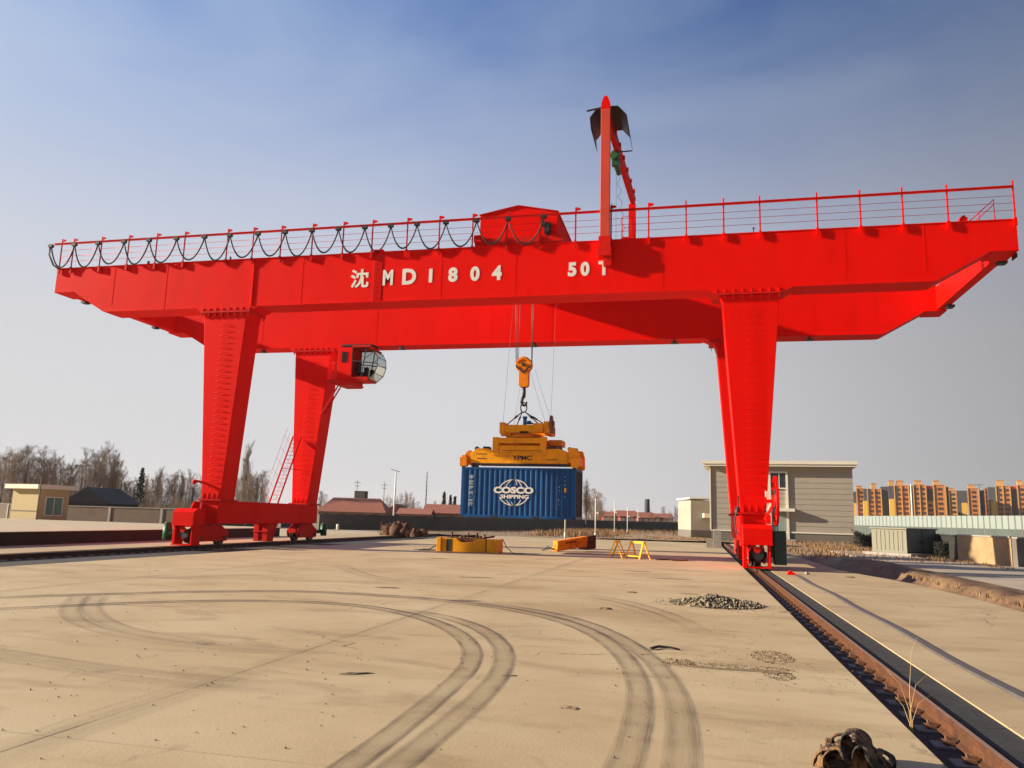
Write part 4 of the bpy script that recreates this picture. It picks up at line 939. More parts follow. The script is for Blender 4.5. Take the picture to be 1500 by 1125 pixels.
# orange folding frame
of = empty('spreader_part', (3.9, 9.6, 0), 'tilted orange steel beam with a rusty end, lying right of the yellow beam', 'steel beam')
b = MB()
def tilt_box(b, L0, L1, ya, yb_, za, zb_, o=(3.22, 8.2, 0), ang=R_(38), rise=.15):
    pts = []
    for z in (za, zb_):
        for x, y in ((L0, ya), (L1, ya), (L1, yb_), (L0, yb_)):
            X = o[0] + x * math.cos(ang) - y * math.sin(ang); Y = o[1] + x * math.sin(ang) + y * math.cos(ang); pts.append((X, Y, z + rise * x + .01))
    b.hexa(pts[:4], pts[4:])
tilt_box(b, 0, 1.9, 0, .6, .0, .24); tilt_box(b, .03, 1.88, .02, .58, .242, .30); tilt_box(b, 0, 1.9, -.03, .5, .302, .56)
b.build('beam_body', M['orange'], of, bevel=.012)
b = MB(); tilt_box(b, .5, 1.2, -.04, -.031, .35, .42); tilt_box(b, 1.905, 2.5, .05, 1.0, -.2, .55); tilt_box(b, 1.5, 1.9, .6, 1.1, .0, .4); b.build('rusty_end', M['rust'], of)
b = MB(); b.tube([(2.3, 8.6, .03), (2.6, 8.8, .25), (2.9, 8.5, .1), (3.2, 8.4, .3)], .03, 6); b.tube([(2.4, 8.2, .03), (2.9, 8.1, .2), (3.1, 8.6, .03)], .03, 6); b.build('wire_sling', M['dgreen'], of)
# trestles
def trestle(x, y, rz, label, w_):
    t_ = empty('trestle', (0, 0, 0), label, 'trestle', 'yellow A-frame trestles')
    b = MB(); h = .80
    b.box(-w_ / 2, w_ / 2, -.07, .07, h - .06, h + .03); tb = b.build('top_bar', M['hiyellow'], t_)
    for s in (-1, 1):
        b = MB(); xx = s * (w_ / 2 - .06)
        for q in (-1, 1): b.bar((xx, q * .05, h - .06), (xx + s * .08, q * .36, 0.01), .07, .05)
        b.bar((xx + s * .05, -.25, .25), (xx + s * .05, .25, .25), .05); b.build('leg_frame', M['hiyellow'], t_)
    b = MB(); b.bar((-w_ / 2, -.28, .14), (w_ / 2, -.28, .14), .05); b.build('cross_brace', M['hiyellow'], t_)
    t_.location = (x, y, 0); t_.rotation_euler = (0, 0, rz); return t_
trestle(6.93, 3.75, R_(80), 'smaller yellow trestle seen end on, left of its twin on the concrete', .7)
trestle(7.95, 3.35, R_(-42), 'wider yellow trestle seen at an angle, right of its twin on the concrete', .92)
b = MB(); b.tube([(8.8, 3.3, .02), (9.3, 3.4, .03), (9.9, 3.2, .02), (10.3, 3.1, .05)], .03, 6); b.box(9.6, 10.0, 2.9, 3.1, .004, .05)
tag(b.build('scrap_steel', M['rust']), 'thin rusty steel scrap on the concrete right of the trestles', 'scrap metal')

# gravel heaps and litter
def stones(b, n, cx, cy, rx, ry, h, r0, r1, rnd, flat=False):
    for _ in range(n):
        a = rnd.uniform(0, 2 * math.pi); q = math.sqrt(rnd.random()) if flat else rnd.random() ** .65
        x = cx + rx * q * math.cos(a); y = cy + ry * q * math.sin(a); z = h * max(0, 1 - q) * rnd.uniform(.5, 1); r = rnd.uniform(r0, r1)
        vs = []
        for v in ((1, 0, 0), (-1, 0, 0), (0, 1, 0), (0, -1, 0), (0, 0, 1), (0, 0, -1), (.6, .6, .5), (-.6, .6, -.4)):
            vs.append((x + v[0] * r * rnd.uniform(.7, 1.3), y + v[1] * r * rnd.uniform(.7, 1.3), z + r * .6 + v[2] * r * rnd.uniform(.5, .9)))
        b.add(vs, [(0, 2, 4), (2, 1, 4), (1, 3, 4), (3, 0, 4), (2, 0, 5), (1, 2, 5), (3, 1, 5), (0, 3, 5)])
rnd = random.Random(11)
b = MB(); p = G(1050, 893)
stones(b, 1500, 11.1, -16.35, 1.05, 1.0, .19, .010, .040, rnd); stones(b, 70, 11.1, -16.35, .95, .9, .17, .045, .075, rnd); stones(b, 500, 11.1, -16.35, 1.5, 1.3, .002, .004, .012, rnd, True)
stones(b, 160, 11.0, -16.4, 1.25, 1.15, .01, .010, .03, rnd)
b.prism_z([(11.1 + 1.0 * math.cos(a), -16.35 + .95 * math.sin(a)) for a in [k * math.pi / 10 for k in range(20)]], .002, .03)
tag(b.build('gravel', M['stone']), 'low heap of dark and pale gravel on the concrete near the right rail', 'gravel', kind='stuff')
b = MB(); p = G(1080, 978); q = G(1130, 963); r_ = G(1020, 972)
stones(b, 260, q.x, q.y, .30, .55, .006, .005, .016, rnd, True); stones(b, 240, p.x, p.y, .75, .22, .006, .005, .014, rnd, True); stones(b, 90, r_.x - .25, r_.y, .2, .3, .01, .006, .018, rnd, True); stones(b, 150, p.x, p.y, 1.5, 1.5, .002, .004, .010, rnd, True)
q = G(1140, 990); stones(b, 120, q.x, q.y, .2, .3, .006, .005, .014, rnd, True)
tag(b.build('grit', M['mud']), 'thin scatter of dark grit on the concrete in front of the gravel heap', 'grit', kind='stuff')
def clod(u, v, l, wd, rz, label, m='mud', h=.018, seed=1):
    rnd = random.Random(seed); p = G(u, v); b = MB(); n = 14; vs = [(0, 0, h)]
    for k in range(n):
        a = 2 * math.pi * k / n; rr = rnd.uniform(.65, 1.15); vs.append((l / 2 * rr * math.cos(a), wd / 2 * rr * math.sin(a), .003))
    for k in range(n):
        a = 2 * math.pi * k / n; rr = rnd.uniform(.4, .7); vs.append((l / 2 * rr * math.cos(a), wd / 2 * rr * math.sin(a), h * rnd.uniform(.5, 1)))
    fs = []
    for k in range(n):
        k2 = (k + 1) % n; fs.append((1 + k, 1 + k2, 1 + n + k2, 1 + n + k)); fs.append((1 + n + k, 1 + n + k2, 0))
    co, si = math.cos(rz), math.sin(rz)
    b.add([(p.x + x * co - y * si, p.y + x * si + y * co, z) for x, y, z in vs], fs)
    tag(b.build('dirt_clod', M[m]), label, 'dirt clod')
clod(520, 987, .42, .14, R_(25), 'flat brown dirt clod left of the inner tyre loop', seed=2)
clod(835, 1037, .24, .09, R_(-15), 'small dark dirt clod between the two tyre loops near the camera', seed=3)
clod(748, 990, .22, .07, R_(5), 'thin brown dirt smear touching the inner tyre loop', seed=4, h=.012)
clod(568, 861, .7, .35, 0, 'small brown dirt patch behind the tyre loop on the left', seed=5, h=.02)
clod(886, 892, .35, .22, 0, 'small dark dirt clod between the tyre loop and the gravel heap', seed=6, h=.04)
clod(1245, 846, .5, .3, .3, 'dark dirt clod on the concrete path in the crane shadow', seed=7, h=.04)
for k_, (u, v, l_, w_, rz_, lb) in enumerate(((985, 848, 1.6, .35, .05, 'long thin dirt smear between the trestles and the gravel heap'), (700, 846, 1.3, .3, .3, 'dull brown dirt smear in front of the yellow lifting beam'), (935, 837, 1.5, .3, -.1, 'brown dirt smear just in front of the trestles'), (1010, 870, .6, .2, .1, 'small dirt smear left of the gravel heap'), (640, 818, 1.2, .5, 0, 'dark dirt smear at the left end of the yellow lifting beam'), (1150, 897, .35, .12, -.5, 'small dirt clod right of the gravel heap'), (925, 868, .3, .15, 0, 'tiny dirt clod left of the gravel heap'), (680, 880, .8, .35, .2, 'grey dirt smear where the long joint crosses the tyre tracks'), (1045, 979, .95, .16, -.05, 'flat brown soil smear among the grit right of the outer tyre loop'), (1125, 984, .75, .26, -.2, 'flat brown soil smear nearest the right rail, among the grit'))):
    clod(u, v, l_, w_, rz_, lb, seed=30 + k_, h=.012 if l_ > .5 else .03)
b = MB(); p = G(953, 952); q = G(996, 953); m_ = (p + q) / 2
b.tube([(p.x, p.y, .02), (m_.x - .1, m_.y + .12, .03), (m_.x + .08, m_.y + .10, .03), (q.x, q.y, .015)], [.022, .020, .016, .010], 7)
tag(b.build('bent_stick', M['ink']), 'short dark bent stick lying beside the outer tyre loop', 'stick')
b = MB(); rnd = random.Random(21)
for _ in range(420):
    u = rnd.uniform(-50, 1350); v = 1125 - 300 * rnd.random() ** .6
    p = G(u, v)
    if p.x > 12.3 or p.x < -8.5: continue
    stones(b, 1, p.x, p.y, .01, .01, .0, .003, .014, rnd, True)
tag(b.build('pebbles', M['mud']), 'tiny dark pebbles scattered over the concrete yard', 'pebbles', kind='stuff')

# crumpled leather bundle at the near right
def strip(b, pts, w0, th, rnd):
    pts = [Vector(p) for p in pts]; ext = [pts[0] * 2 - pts[1]] + pts + [pts[-1] * 2 - pts[-2]]; q = []
    for i in range(1, len(ext) - 2):
        p0, p1, p2, p3 = ext[i - 1:i + 3]
        for k in range(6):
            t = k / 6; q.append(.5 * ((2 * p1) + (p2 - p0) * t + (2 * p0 - 5 * p1 + 4 * p2 - p3) * t * t + (3 * p1 - p0 - 3 * p2 + p3) * t ** 3))
    q.append(pts[-1]); sec = 6; vs = []
    for i, p in enumerate(q):
        tn = (q[min(i + 1, len(q) - 1)] - q[max(i - 1, 0)]).normalized(); sd = Vector((.35, 1, .1)); sd = (sd - tn * sd.dot(tn)).normalized(); nn = tn.cross(sd)
        ww = 1.5 * w0 * (.75 + .35 * math.sin(i * .5) + rnd.uniform(-.05, .05))
        for s, zz in ((-.5, 0), (-.2, .012 + rnd.uniform(-.006, .006)), (.2, -.008 + rnd.uniform(-.006, .006)), (.5, .004)): vs.append(p + sd * ww * s + nn * zz)
        for s, zz in ((.5, .004), (.2, -.008), (-.2, .012), (-.5, 0)): vs.append(p + sd * ww * s + nn * (zz + th))
    m = 8; fs = []
    for i in range(len(q) - 1):
        for k in range(m): fs.append((i * m + k, i * m + (k + 1) % m, (i + 1) * m + (k + 1) % m, (i + 1) * m + k))
    fs.append(tuple(range(m))); fs.append(tuple((len(q) - 1) * m + k for k in reversed(range(m))))
    b.add(vs, fs, 0, True)
rnd = random.Random(5); b = MB(); o = G(1250, 1122); o.z = 0
def crumple(b, cx, cy, rx, ry, h, seed, rot, lift=0):
    nu, nv = 44, 16; vs = []
    for j in range(nv + 1):
        q = j / nv
        for i in range(nu):
            a = 2 * math.pi * i / nu; e = 1 + .28 * mn.noise(Vector((math.cos(a) * 1.8, math.sin(a) * 1.8, seed)))
            x, y = rx * q * e * math.cos(a), ry * q * e * math.sin(a)
            n1 = 1 - abs(mn.noise(Vector((x * 9, y * 9, seed)))) * 2.2; n2 = 1 - abs(mn.noise(Vector((x * 22, y * 22, seed + 4)))) * 2
            z = lift + h * (1 - q ** 2.2) * (.35 + .65 * max(0, n1)) + .030 * n2 * (1 - q * .5) + .012
            if q > .8: z = max(.004, z * (1 - q) * 5 * .6 + .004) + .02 * abs(mn.noise(Vector((a * 3, seed, 1))))
            co, si = math.cos(rot), math.sin(rot); vs.append((cx + x * co - y * si, cy + x * si + y * co, z))
    fs = [(j * nu + i, j * nu + (i + 1) % nu, (j + 1) * nu + (i + 1) % nu, (j + 1) * nu + i) for j in range(nv) for i in range(nu)]
    b.add(vs, [f[::-1] for f in fs], 0, True)
crumple(b, o.x - .02, o.y + .02, .25, .20, .17, 3, .2); crumple(b, o.x + .13, o.y - .02, .17, .13, .10, 8, .9); crumple(b, o.x - .15, o.y - .06, .14, .16, .09, 12, 1.7)
for pl, ww in (([(-.24, .04, .0), (-.235, .0, .07), (-.18, -.02, .12), (-.11, .0, .10), (-.08, .0, .05)], .17),
               ([(-.20, -.14, .0), (-.19, -.12, .10), (-.12, -.11, .15), (-.05, -.12, .10), (-.03, -.13, .0)], .16),
               ([(-.06, .06, .10), (-.03, .08, .21), (.03, .07, .23), (.09, .03, .17), (.15, -.02, .09), (.19, -.07, .02)], .20),
               ([(-.01, -.08, .05), (.03, -.06, .16), (.09, -.08, .15), (.15, -.12, .06), (.19, -.14, .0)], .22),
               ([(.12, .04, .07), (.19, .02, .115), (.25, .01, .09), (.27, .0, .03), (.22, -.03, .005)], .10),
               ([(-.13, .10, .12), (-.10, .12, .18), (-.04, .12, .19), (.0, .10, .15)], .08)):
    strip(b, [(o.x + x * 1.08, o.y + y, z) for x, y, z in pl], ww, .007, rnd)
rg_ = b.build('leather_bundle', M['rag']); tag(rg_, 'crumpled brown and black leather scraps on the concrete at the near right', 'rag bundle')

# dry stalks growing in the right rail trench
p0 = Vector((12.66, -26.9, -.17))
pl = empty('dry_weed', p0, 'dry yellow weed with a few thin tall stalks growing beside the right rail', 'weed')
for k, (ax, ay, h) in enumerate(((.10, .25, 1.02), (-.11, .05, .66), (.16, .35, .62), (.12, .1, .44), (-.05, .2, .38))):
    b = MB(); b.tube([(p0.x, p0.y, p0.z), (p0.x + ax * .12, p0.y + ay * .3, p0.z + h * .45), (p0.x + ax * .7, p0.y + ay * .7, p0.z + h * .8), (p0.x + ax * 1.8, p0.y + ay, p0.z + h)], [.004, .0035, .002, .001], 5); b.build('stalk', M['stalk'], pl)
# red chock and stone beside the leg
b = MB(); b.prism_y([(13.95, .004), (14.32, .004), (14.24, .05), (14.05, .16)], -4.1, -3.85); tag(b.build('wheel_chock', M['red']), 'small red wheel chock on the concrete in front of the right leg', 'wheel chock')
b = MB(); stones(b, 1, 14.6, -4.2, .01, .01, .0, .12, .14, random.Random(2)); tag(b.build('loose_stone', M['coping']), 'pale loose stone beside the red wheel chock', 'stone')

# brown heaps at the far end of the left rail
def heap(u, s, w_, h, label, seed):
    rnd = random.Random(seed); p = P(u, s); b = MB()
    for q in range(3):
        cx = p.x + (q - 1) * w_ * .30 + rnd.uniform(-.1, .1); cy = p.y + rnd.uniform(-.3, .3); rr = w_ * .28; hh = h * (.85, 1.0, .92)[q]
        nu, nv = 16, 7; vs = []
        for j in range(nv + 1):
            ph = j / nv * math.pi / 2
            for i in range(nu):
                a = 2 * math.pi * i / nu; k = 1 + .35 * mn.noise(Vector((math.cos(a) * 1.7, math.sin(a) * 1.7, ph * 2 + q * 5 + seed)))
                vs.append((cx + rr * k * math.cos(a) * math.cos(ph) ** .6, cy + rr * k * math.sin(a) * math.cos(ph) ** .6, hh * k * math.sin(ph)))
        fs = [(j * nu + i, j * nu + (i + 1) % nu, (j + 1) * nu + (i + 1) % nu, (j + 1) * nu + i) for j in range(nv) for i in range(nu)]
        b.add(vs, fs, 0, True)
    for _ in range(60):
        x = p.x + rnd.uniform(-.6, .6) * w_; b.tube([(x, p.y - .3, 0), (x + rnd.uniform(-.2, .2), p.y - .4, rnd.uniform(.2, h * 1.1))], .02, 3, caps=False)
    return tag(b.build('tarpaulin_heap', M['tarp']), label, 'heap')
heap(583, 66, 2.4, 1.05, 'larger brown tarpaulin heap at the far end of the left rail', 1)
heap(613, 64, 1.4, .62, 'smaller brown heap just right of the tarpaulin heap', 2)
p = P(496, 80); b = MB(); b.tube([(p.x, p.y, 0), (p.x, p.y, .5), (p.x, p.y, .6)], [.14, .14, .07], 10); tag(b.build('white_marker', M['white']), 'small white marker post at the foot of the grey wall, right of the left legs', 'marker post')

# ------------------------------------------------------------------ white posts and lamps
def pole(u, vb, vt, rz=0.0, label='', r=.055):
    p = G(u, vb); s = (p - CAM).dot(F); h = Z(u, vt, s)
    t_ = empty('white_pole', (p.x, p.y, 0), label, 'pole', 'white poles beyond the yard')
    b = MB(); b.tube([(p.x, p.y, -.1), (p.x, p.y, h)], [r, r * .75], 10); b.build('shaft', M['white'], t_)
    b = MB(); b.tube([(p.x, p.y, -.1), (p.x, p.y, .5)], r * 1.7, 10); b.build('base_sleeve', M['white'], t_)
    b = MB(); b.box(p.x + .03, p.x + .3, p.y - .06, p.y + .06, h * .62, h * .62 + .14); b.build('meter_box', M['white'], t_)
pole(827.5, 788, 733, label='white pole partly hidden behind the hanging container')
pole(872, 789, 730, label='tall white pole just right of the hanging container')
pole(900, 782, 733, label='white pole second to the right of the hanging container')
pole(919, 782, 742, label='white pole third to the right of the hanging container')
pole(934.5, 778, 746, label='thin far white pole, rightmost of the row beyond the yard', r=.05)
s = 88; p = P(577, s); h = Z(577, 690, s)
lp = empty('street_lamp', p, 'tall white street lamp with a small dark head beyond the left rail', 'street lamp')
b = MB(); b.tube([(p.x, p.y, -.1), (p.x, p.y, h)], [.12, .07], 10); b.build('lamp_pole', M['white'], lp)
b = MB(); b.bar((p.x - .6, p.y, h + .25), (p.x + .5, p.y, h - .05), .10, .06); b.build('lamp_head', M['dark'], lp)
b = MB(); b.tube([(p.x, p.y, -.1), (p.x, p.y, .7)], .18, 10); b.build('base_sleeve', M['white'], lp)
for u, vt, s, lab, r in ((561, 706, 150, 'thin grey utility pole with a crossarm left of the street lamp', .10), (623, 690, 160, 'slender tall radio mast between the village roofs', .16), (521, 702, 140, 'grey pole beside the water tank on the village roof', .09)):
    p = P(u, s); h = Z(u, vt, s); t_ = empty('utility_pole', p, lab, 'utility pole')
    b = MB(); b.tube([(p.x, p.y, -.2), (p.x, p.y, h)], [r, r * .5], 8); b.build('pole_shaft', M['pad'], t_)
    b = MB()
    if u != 623:
        b.box(p.x - .6, p.x + .6, p.y - .05, p.y + .05, h - .6, h - .5); b.box(p.x - .4, p.x + .4, p.y - .05, p.y + .05, h - 1.2, h - 1.1)
    else:
        for k in range(6): b.box(p.x - .35, p.x + .35, p.y - .04, p.y + .04, h * .45 + k * .9, h * .45 + k * .9 + .06)
    b.build('crossarm', M['pad'], t_)

# ------------------------------------------------------------------ boundary walls
def wall_line(name, pts, hh, th, m, mc, label, cat='wall', post=None, pm=None):
    t_ = empty(name, pts[0][:2] + (0,), label, cat)
    b = MB(); c = MB()
    for i in range(len(pts) - 1):
        a = Vector((pts[i][0], pts[i][1], 0)); d = Vector((pts[i + 1][0], pts[i + 1][1], 0)); t = (d - a).normalized(); n = Vector((-t.y, t.x, 0)) * th / 2
        b.hexa([tuple(a - n + Vector((0, 0, -.3))), tuple(d - n + Vector((0, 0, -.3))), tuple(d + n + Vector((0, 0, -.3))), tuple(a + n + Vector((0, 0, -.3)))], [tuple(a - n + Vector((0, 0, hh))), tuple(d - n + Vector((0, 0, hh))), tuple(d + n + Vector((0, 0, hh))), tuple(a + n + Vector((0, 0, hh)))])
        n2 = n * 1.5
        c.hexa([tuple(a - n2 + Vector((0, 0, hh + .003))), tuple(d - n2 + Vector((0, 0, hh + .003))), tuple(d + n2 + Vector((0, 0, hh + .003))), tuple(a + n2 + Vector((0, 0, hh + .003)))], [tuple(a - n2 + Vector((0, 0, hh + .08))), tuple(d - n2 + Vector((0, 0, hh + .08))), tuple(d + n2 + Vector((0, 0, hh + .08))), tuple(a + n2 + Vector((0, 0, hh + .08)))])
    b.build('wall_panel', m, t_); c.build('coping', mc, t_)
    if post:
        for i in range(len(pts) - 1):
            a = Vector((pts[i][0], pts[i][1], 0)); d = Vector((pts[i + 1][0], pts[i + 1][1], 0)); L_ = (d - a).length; k = 0; ang = math.atan2((d - a).y, (d - a).x)
            while k * post < L_ and k < 30:
                p = a.lerp(d, k * post / L_); c = MB(); c.box(p.x - .14, p.x + .14, p.y - th * .8, p.y + th * .8, -.3, hh - .01, rot=ang); c.build('wall_pillar', pm, t_); k += 1
    return t_
W = lambda u, s: (P(u, s).x, P(u, s).y)
wall_line('boundary_wall', [W(395, 88), W(470, 81), W(640, 92), W(860, 124), W(1000, 135), W(1075, 142)], 1.50, .24, M['wallgrey'], M['wallgrey'], 'long dark grey boundary wall behind the crane in front of the village')
wall_line('brick_wall', [W(-60, 92), W(90, 80), W(300, 76), W(400, 86)], 1.62, .24, M['brickwall'], M['coping'], 'brown brick wall with pale coping behind the guard booth', post=6, pm=M['coping'])

# guard booth
s = 62; pc = P(55, s); gb = empty('guard_booth', pc, 'small cream guard booth with a flat roof at the far left', 'guard booth'); WL[gb.name] = Vector((0, 0, 0))
hh = Z(55, 716, s); wx, wy = 2.7, 3.0
b = MB(); b.box(0, wx, 0, wy, -.2, hh); b.build('wall', M['cream'], gb, local=True)
b = MB(); b.box(-.45, wx + .45, -.45, wy + .45, hh + .003, hh + .35); b.build('roof', M['trim'], gb, local=True)
b = MB(); b.box(.7, 2.1, -.03, -.004, .95, 2.3); wf = b.build('window', M['tealglass'], gb, local=True)
b = MB(); b.box(.62, .7, -.05, -.002, .87, 2.38); b.box(2.1, 2.18, -.05, -.002, .87, 2.38); b.box(1.36, 1.42, -.05, -.032, .95, 2.3); b.box(.7, 2.1, -.05, -.002, .87, .95); b.box(.7, 2.1, -.05, -.002, 2.3, 2.38); b.build('window_frame', M['trim'], wf, local=True)
b = MB(); b.box(-.03, -.004, .0, wy, 1.2, 1.26); b.build('wall_band', M['plinth'], gb, local=True)
gb.rotation_euler = (0, 0, R_(80))
s = 60; p = P(56.5, s); b = MB(); b.tube([(p.x, p.y, .5), (p.x, p.y, Z(56, 697, s))], .05, 8); tag(b.build('barrier_post', M['pad']), 'thin pale post standing in front of the guard booth', 'post')
# houses
def house(u0, u1, s, veave, vridge, label, mw, mr_, depth=8, ridge='long', rz=0, cat='house', wins=0, chim=False):
    a, c = P(u0, s), P(u1, s); L_ = (c - a).length; um = (u0 + u1) / 2; ze = Z(um, veave, s); zr = Z(um, vridge, s)
    t_ = empty('village_house', a, label, cat); WL[t_.name] = Vector((0, 0, 0))
    b = MB(); b.box(0, L_, 0, depth, -.3, ze); w_ = b.build('wall', mw, t_, local=True)
    b = MB()
    if ridge == 'long':
        b.hexa([(-.4, -.4, ze - .05), (L_ + .4, -.4, ze - .05), (L_ + .4, depth / 2, zr), (-.4, depth / 2, zr)], [(-.4, -.4, ze + .1), (L_ + .4, -.4, ze + .1), (L_ + .4, depth / 2, zr + .15), (-.4, depth / 2, zr + .15)])
        b.hexa([(-.4, depth / 2 + .003, zr), (L_ + .4, depth / 2 + .003, zr), (L_ + .4, depth + .4, ze - .05), (-.4, depth + .4, ze - .05)], [(-.4, depth / 2 + .003, zr + .15), (L_ + .4, depth / 2 + .003, zr + .15), (L_ + .4, depth + .4, ze + .1), (-.4, depth + .4, ze + .1)])
        g_ = MB(); g_.prism_x([(0, ze + .001), (depth, ze + .001), (depth / 2, zr - .02)], .05, L_ - .05); g_.build('gable', mw, w_, local=True)
    elif ridge == 'hip':
        b.add([(-.4, -.4, ze), (L_ + .4, -.4, ze), (L_ + .4, depth + .4, ze), (-.4, depth + .4, ze), (L_ * .13, depth / 2, zr), (L_ * .87, depth / 2, zr)], [(0, 1, 5, 4), (1, 2, 5), (2, 3, 4, 5), (3, 0, 4), (3, 2, 1, 0)])
    else:
        b.prism_y([(-.4, ze), (L_ + .4, ze), (L_ / 2, zr)], -.4, depth)
    rf = b.build('roof', mr_, t_, local=True)
    if chim: b = MB(); b.box(L_ * .3, L_ * .3 + .5, depth * .4, depth * .4 + .5, zr - .6, zr + .7); b.build('chimney', mw, rf, local=True)
    for k in range(wins):
        b = MB(); x = L_ * (k + .5) / wins; b.box(x - .5, x + .5, -.04, -.004, .9, min(2.1, ze - .3)); b.build('window', M['glass'], t_, local=True)
    t_.rotation_euler = (0, 0, math.atan2((c - a).y, (c - a).x) + rz)
    return t_
house(96, 158, 96, 737, 713, 'dark grey gabled house beside the guard booth', M['slate'], M['slate'], 8, 'gable')
house(466, 562, 125, 750, 728.5, 'long village house with a hipped red tile roof, left of the street lamp', M['vwall'], M['tile'], 9, 'hip', wins=4)
house(563, 598, 135, 751, 738, 'small brown village house with gable directly behind the street lamp', M['vwall'], M['tile'], 8, 'gable', wins=1)
house(584, 628, 118, 754, 746, 'low village house with an orange tile roof right of the street lamp', M['vwall'], M['tile'], 7, 'long', wins=2)
house(622, 700, 130, 753, 740, 'village house with a red tile roof just left of the hanging container', M['vwall'], M['tile'], 8, 'long', wins=3)
house(700, 790, 140, 756, 744, 'village house with a red roof hidden mostly behind the container', M['vwall'], M['tile'], 8, 'long')
# water tank on the big roof
s = 136; p = P(528, s); z0 = Z(528, 730, s); b = MB()
b.box(p.x - 1.0, p.x + .9, p.y - .7, p.y + .7, z0, z0 + 1.15); b.box(p.x - 1.05, p.x + .95, p.y - .75, p.y + .75, z0 + 1.153, z0 + 1.25)
for dx in (-.8, .7):
    for dy in (-.6, .6): b.box(p.x + dx - .06, p.x + dx + .06, p.y + dy - .06, p.y + dy + .06, .0, z0)
tag(b.build('water_tank', M['slate']), 'dark water tank on stilts above the hipped village roof', 'water tank')
# far terrace right of the container
for k, (u0, u1, s, ve, vr) in enumerate(((884, 906, 190, 757, 750), (908, 932, 200, 757, 748.5), (934, 958, 210, 759, 751), (960, 986, 215, 759.5, 753))):
    h = house(u0, u1, s, ve, vr, ('far red brick house just right of the tall white pole', 'far red brick house behind the middle white poles, highest of the far row', 'far red brick house directly below the tall chimney', 'far red brick house at the right end of the far row')[k], M['aptred'], M['tile'], 8, 'long')
    L_ = (P(u1, s) - P(u0, s)).length
    for q in range(3):
        b = MB(); x = L_ * (q + .5) / 3; zz = Z((u0 + u1) / 2, ve, s); b.box(x - .55, x + .55, -.05, -.005, zz * .35, zz * .35 + 1.3); b.build('white_window', M['white'], h, local=True)
s = 240; p = P(948, s); b = MB(); b.tube([(p.x, p.y, 0), (p.x, p.y, Z(948, 731, s))], [.95, .75], 16); tag(b.build('brick_chimney', M['slate']), 'tall dark factory chimney on the horizon between container and grey building', 'chimney')

# ------------------------------------------------------------------ grey clad building
sL, sR = 81.0, 77.0
a, c = P(1042, sL), P(1252, sR); L_ = (c - a).length
bd = empty('clad_building', a, 'two-storey grey-beige clad building with cream trim behind the right leg', 'building'); WL[bd.name] = Vector((0, 0, 0))
zt = Z(1150, 683, 79); zpl = Z(1150, 778.5, 79); dep = 11
def X(u):  # facade column to local x
    t = (u - 1042) / 210.0; return L_ * (t * sL) / (t * sL + (1 - t) * sR) if False else L_ * t * sL / (sR + t * (sL - sR)) * (1 / (sL / sL))
def X(u):
    # intersect view column with the facade line
    d = ray(u, hor(u)); e = c - a; den = d.x * e.y - d.y * e.x
    t = ((a.x - CAM.x) * e.y - (a.y - CAM.y) * e.x) / den; p = CAM + d * t; return (Vector((p.x, p.y, 0)) - Vector((a.x, a.y, 0))).dot(Vector((e.x, e.y, 0)).normalized())
def ZF(u, v):
    d = ray(u, hor(u)); e = c - a; den = d.x * e.y - d.y * e.x
    t = ((a.x - CAM.x) * e.y - (a.y - CAM.y) * e.x) / den; return (CAM + ray(u, v) * t).z
b = MB(); nb = 12; hz = (zt - zpl) / nb
b.box(.03, L_ - .03, .03, dep - .03, zpl, zt)
for k in range(nb):
    z0, z1 = zpl + k * hz + .02, zpl + (k + 1) * hz - .02
    b.box(0, L_, 0, dep, z0, z1)
b.build('wall', M['clad'], bd, local=True)
b = MB(); b.box(-.10, L_ + .10, -.10, dep + .1, zpl - .14, zpl + .001 - .004); b.box(-.14, -.002, -.14, .35, zpl, zt); b.build('trim_band', M['trim'], bd, local=True)
b = MB(); b.box(-.03, L_ + .03, -.03, dep + .03, -.4, zpl - .143); b.build('plinth', M['plinth'], bd, local=True)
b = MB(); b.box(-.75, L_ + .35, -.75, dep + .5, zt + .002, zt + .22); b.box(-.85, L_ + .42, -.85, dep + .6, zt + .223, zt + .55); b.build('roof', M['trim'], bd, local=True)
xa, xb = X(1127), X(1156); fz0 = ZF(1140, 780); fz1 = ZF(1140, 690)
b = MB(); pr = .16
b.box(xb - .22, xb, -pr, -.002, 0, fz1); b.box(xa, xa + .22, -pr, -.002, 0, fz1); b.box(xa + .223, xb - .223, -pr, -.002, fz1 - .15, fz1)
zw0 = ZF(1140, 714); b.box(xa + .223, xb - .223, -pr + .03, -.002, zw0 - .12, zw0)
bay = b.build('bay_frame', M['trim'], bd, local=True)
b = MB(); b.box(xa + .23, xb - .23, -.10, -.003, zw0 + .003, fz1 - .153); w_ = b.build('window', M['glass'], bd, local=True)
b = MB(); mx_ = (xa + xb) / 2 + .1; b.box(mx_ - .04, mx_ + .04, -.13, -.102, zw0, fz1 - .155); b.build('mullion', M['trim'], w_, local=True)
zc0 = ZF(1140, 749); b = MB(); b.box(xa - .3, xb + .55, -.75, -.003, zc0, zc0 + .3); b.build('canopy', M['trim'], bd, local=True)
b = MB(); b.box(xa + .23, xb - .23, -.06, -.003, zpl - .6, zc0 - .02); dr = b.build('door', M['hoard'], bd, local=True)
b = MB(); b.box(xa + .4, xa + .46, -.12, -.063, zpl + .5, zpl + .9); b.build('handle', M['dark'], dr, local=True)
b = MB(); b.box(xa - .2, xb + .5, -1.4, -.14, -.4, zpl - .75); b.build('door_step', M['coping'], bd, local=True)

bd.rotation_euler = (0, 0, math.atan2((c - a).y, (c - a).x))
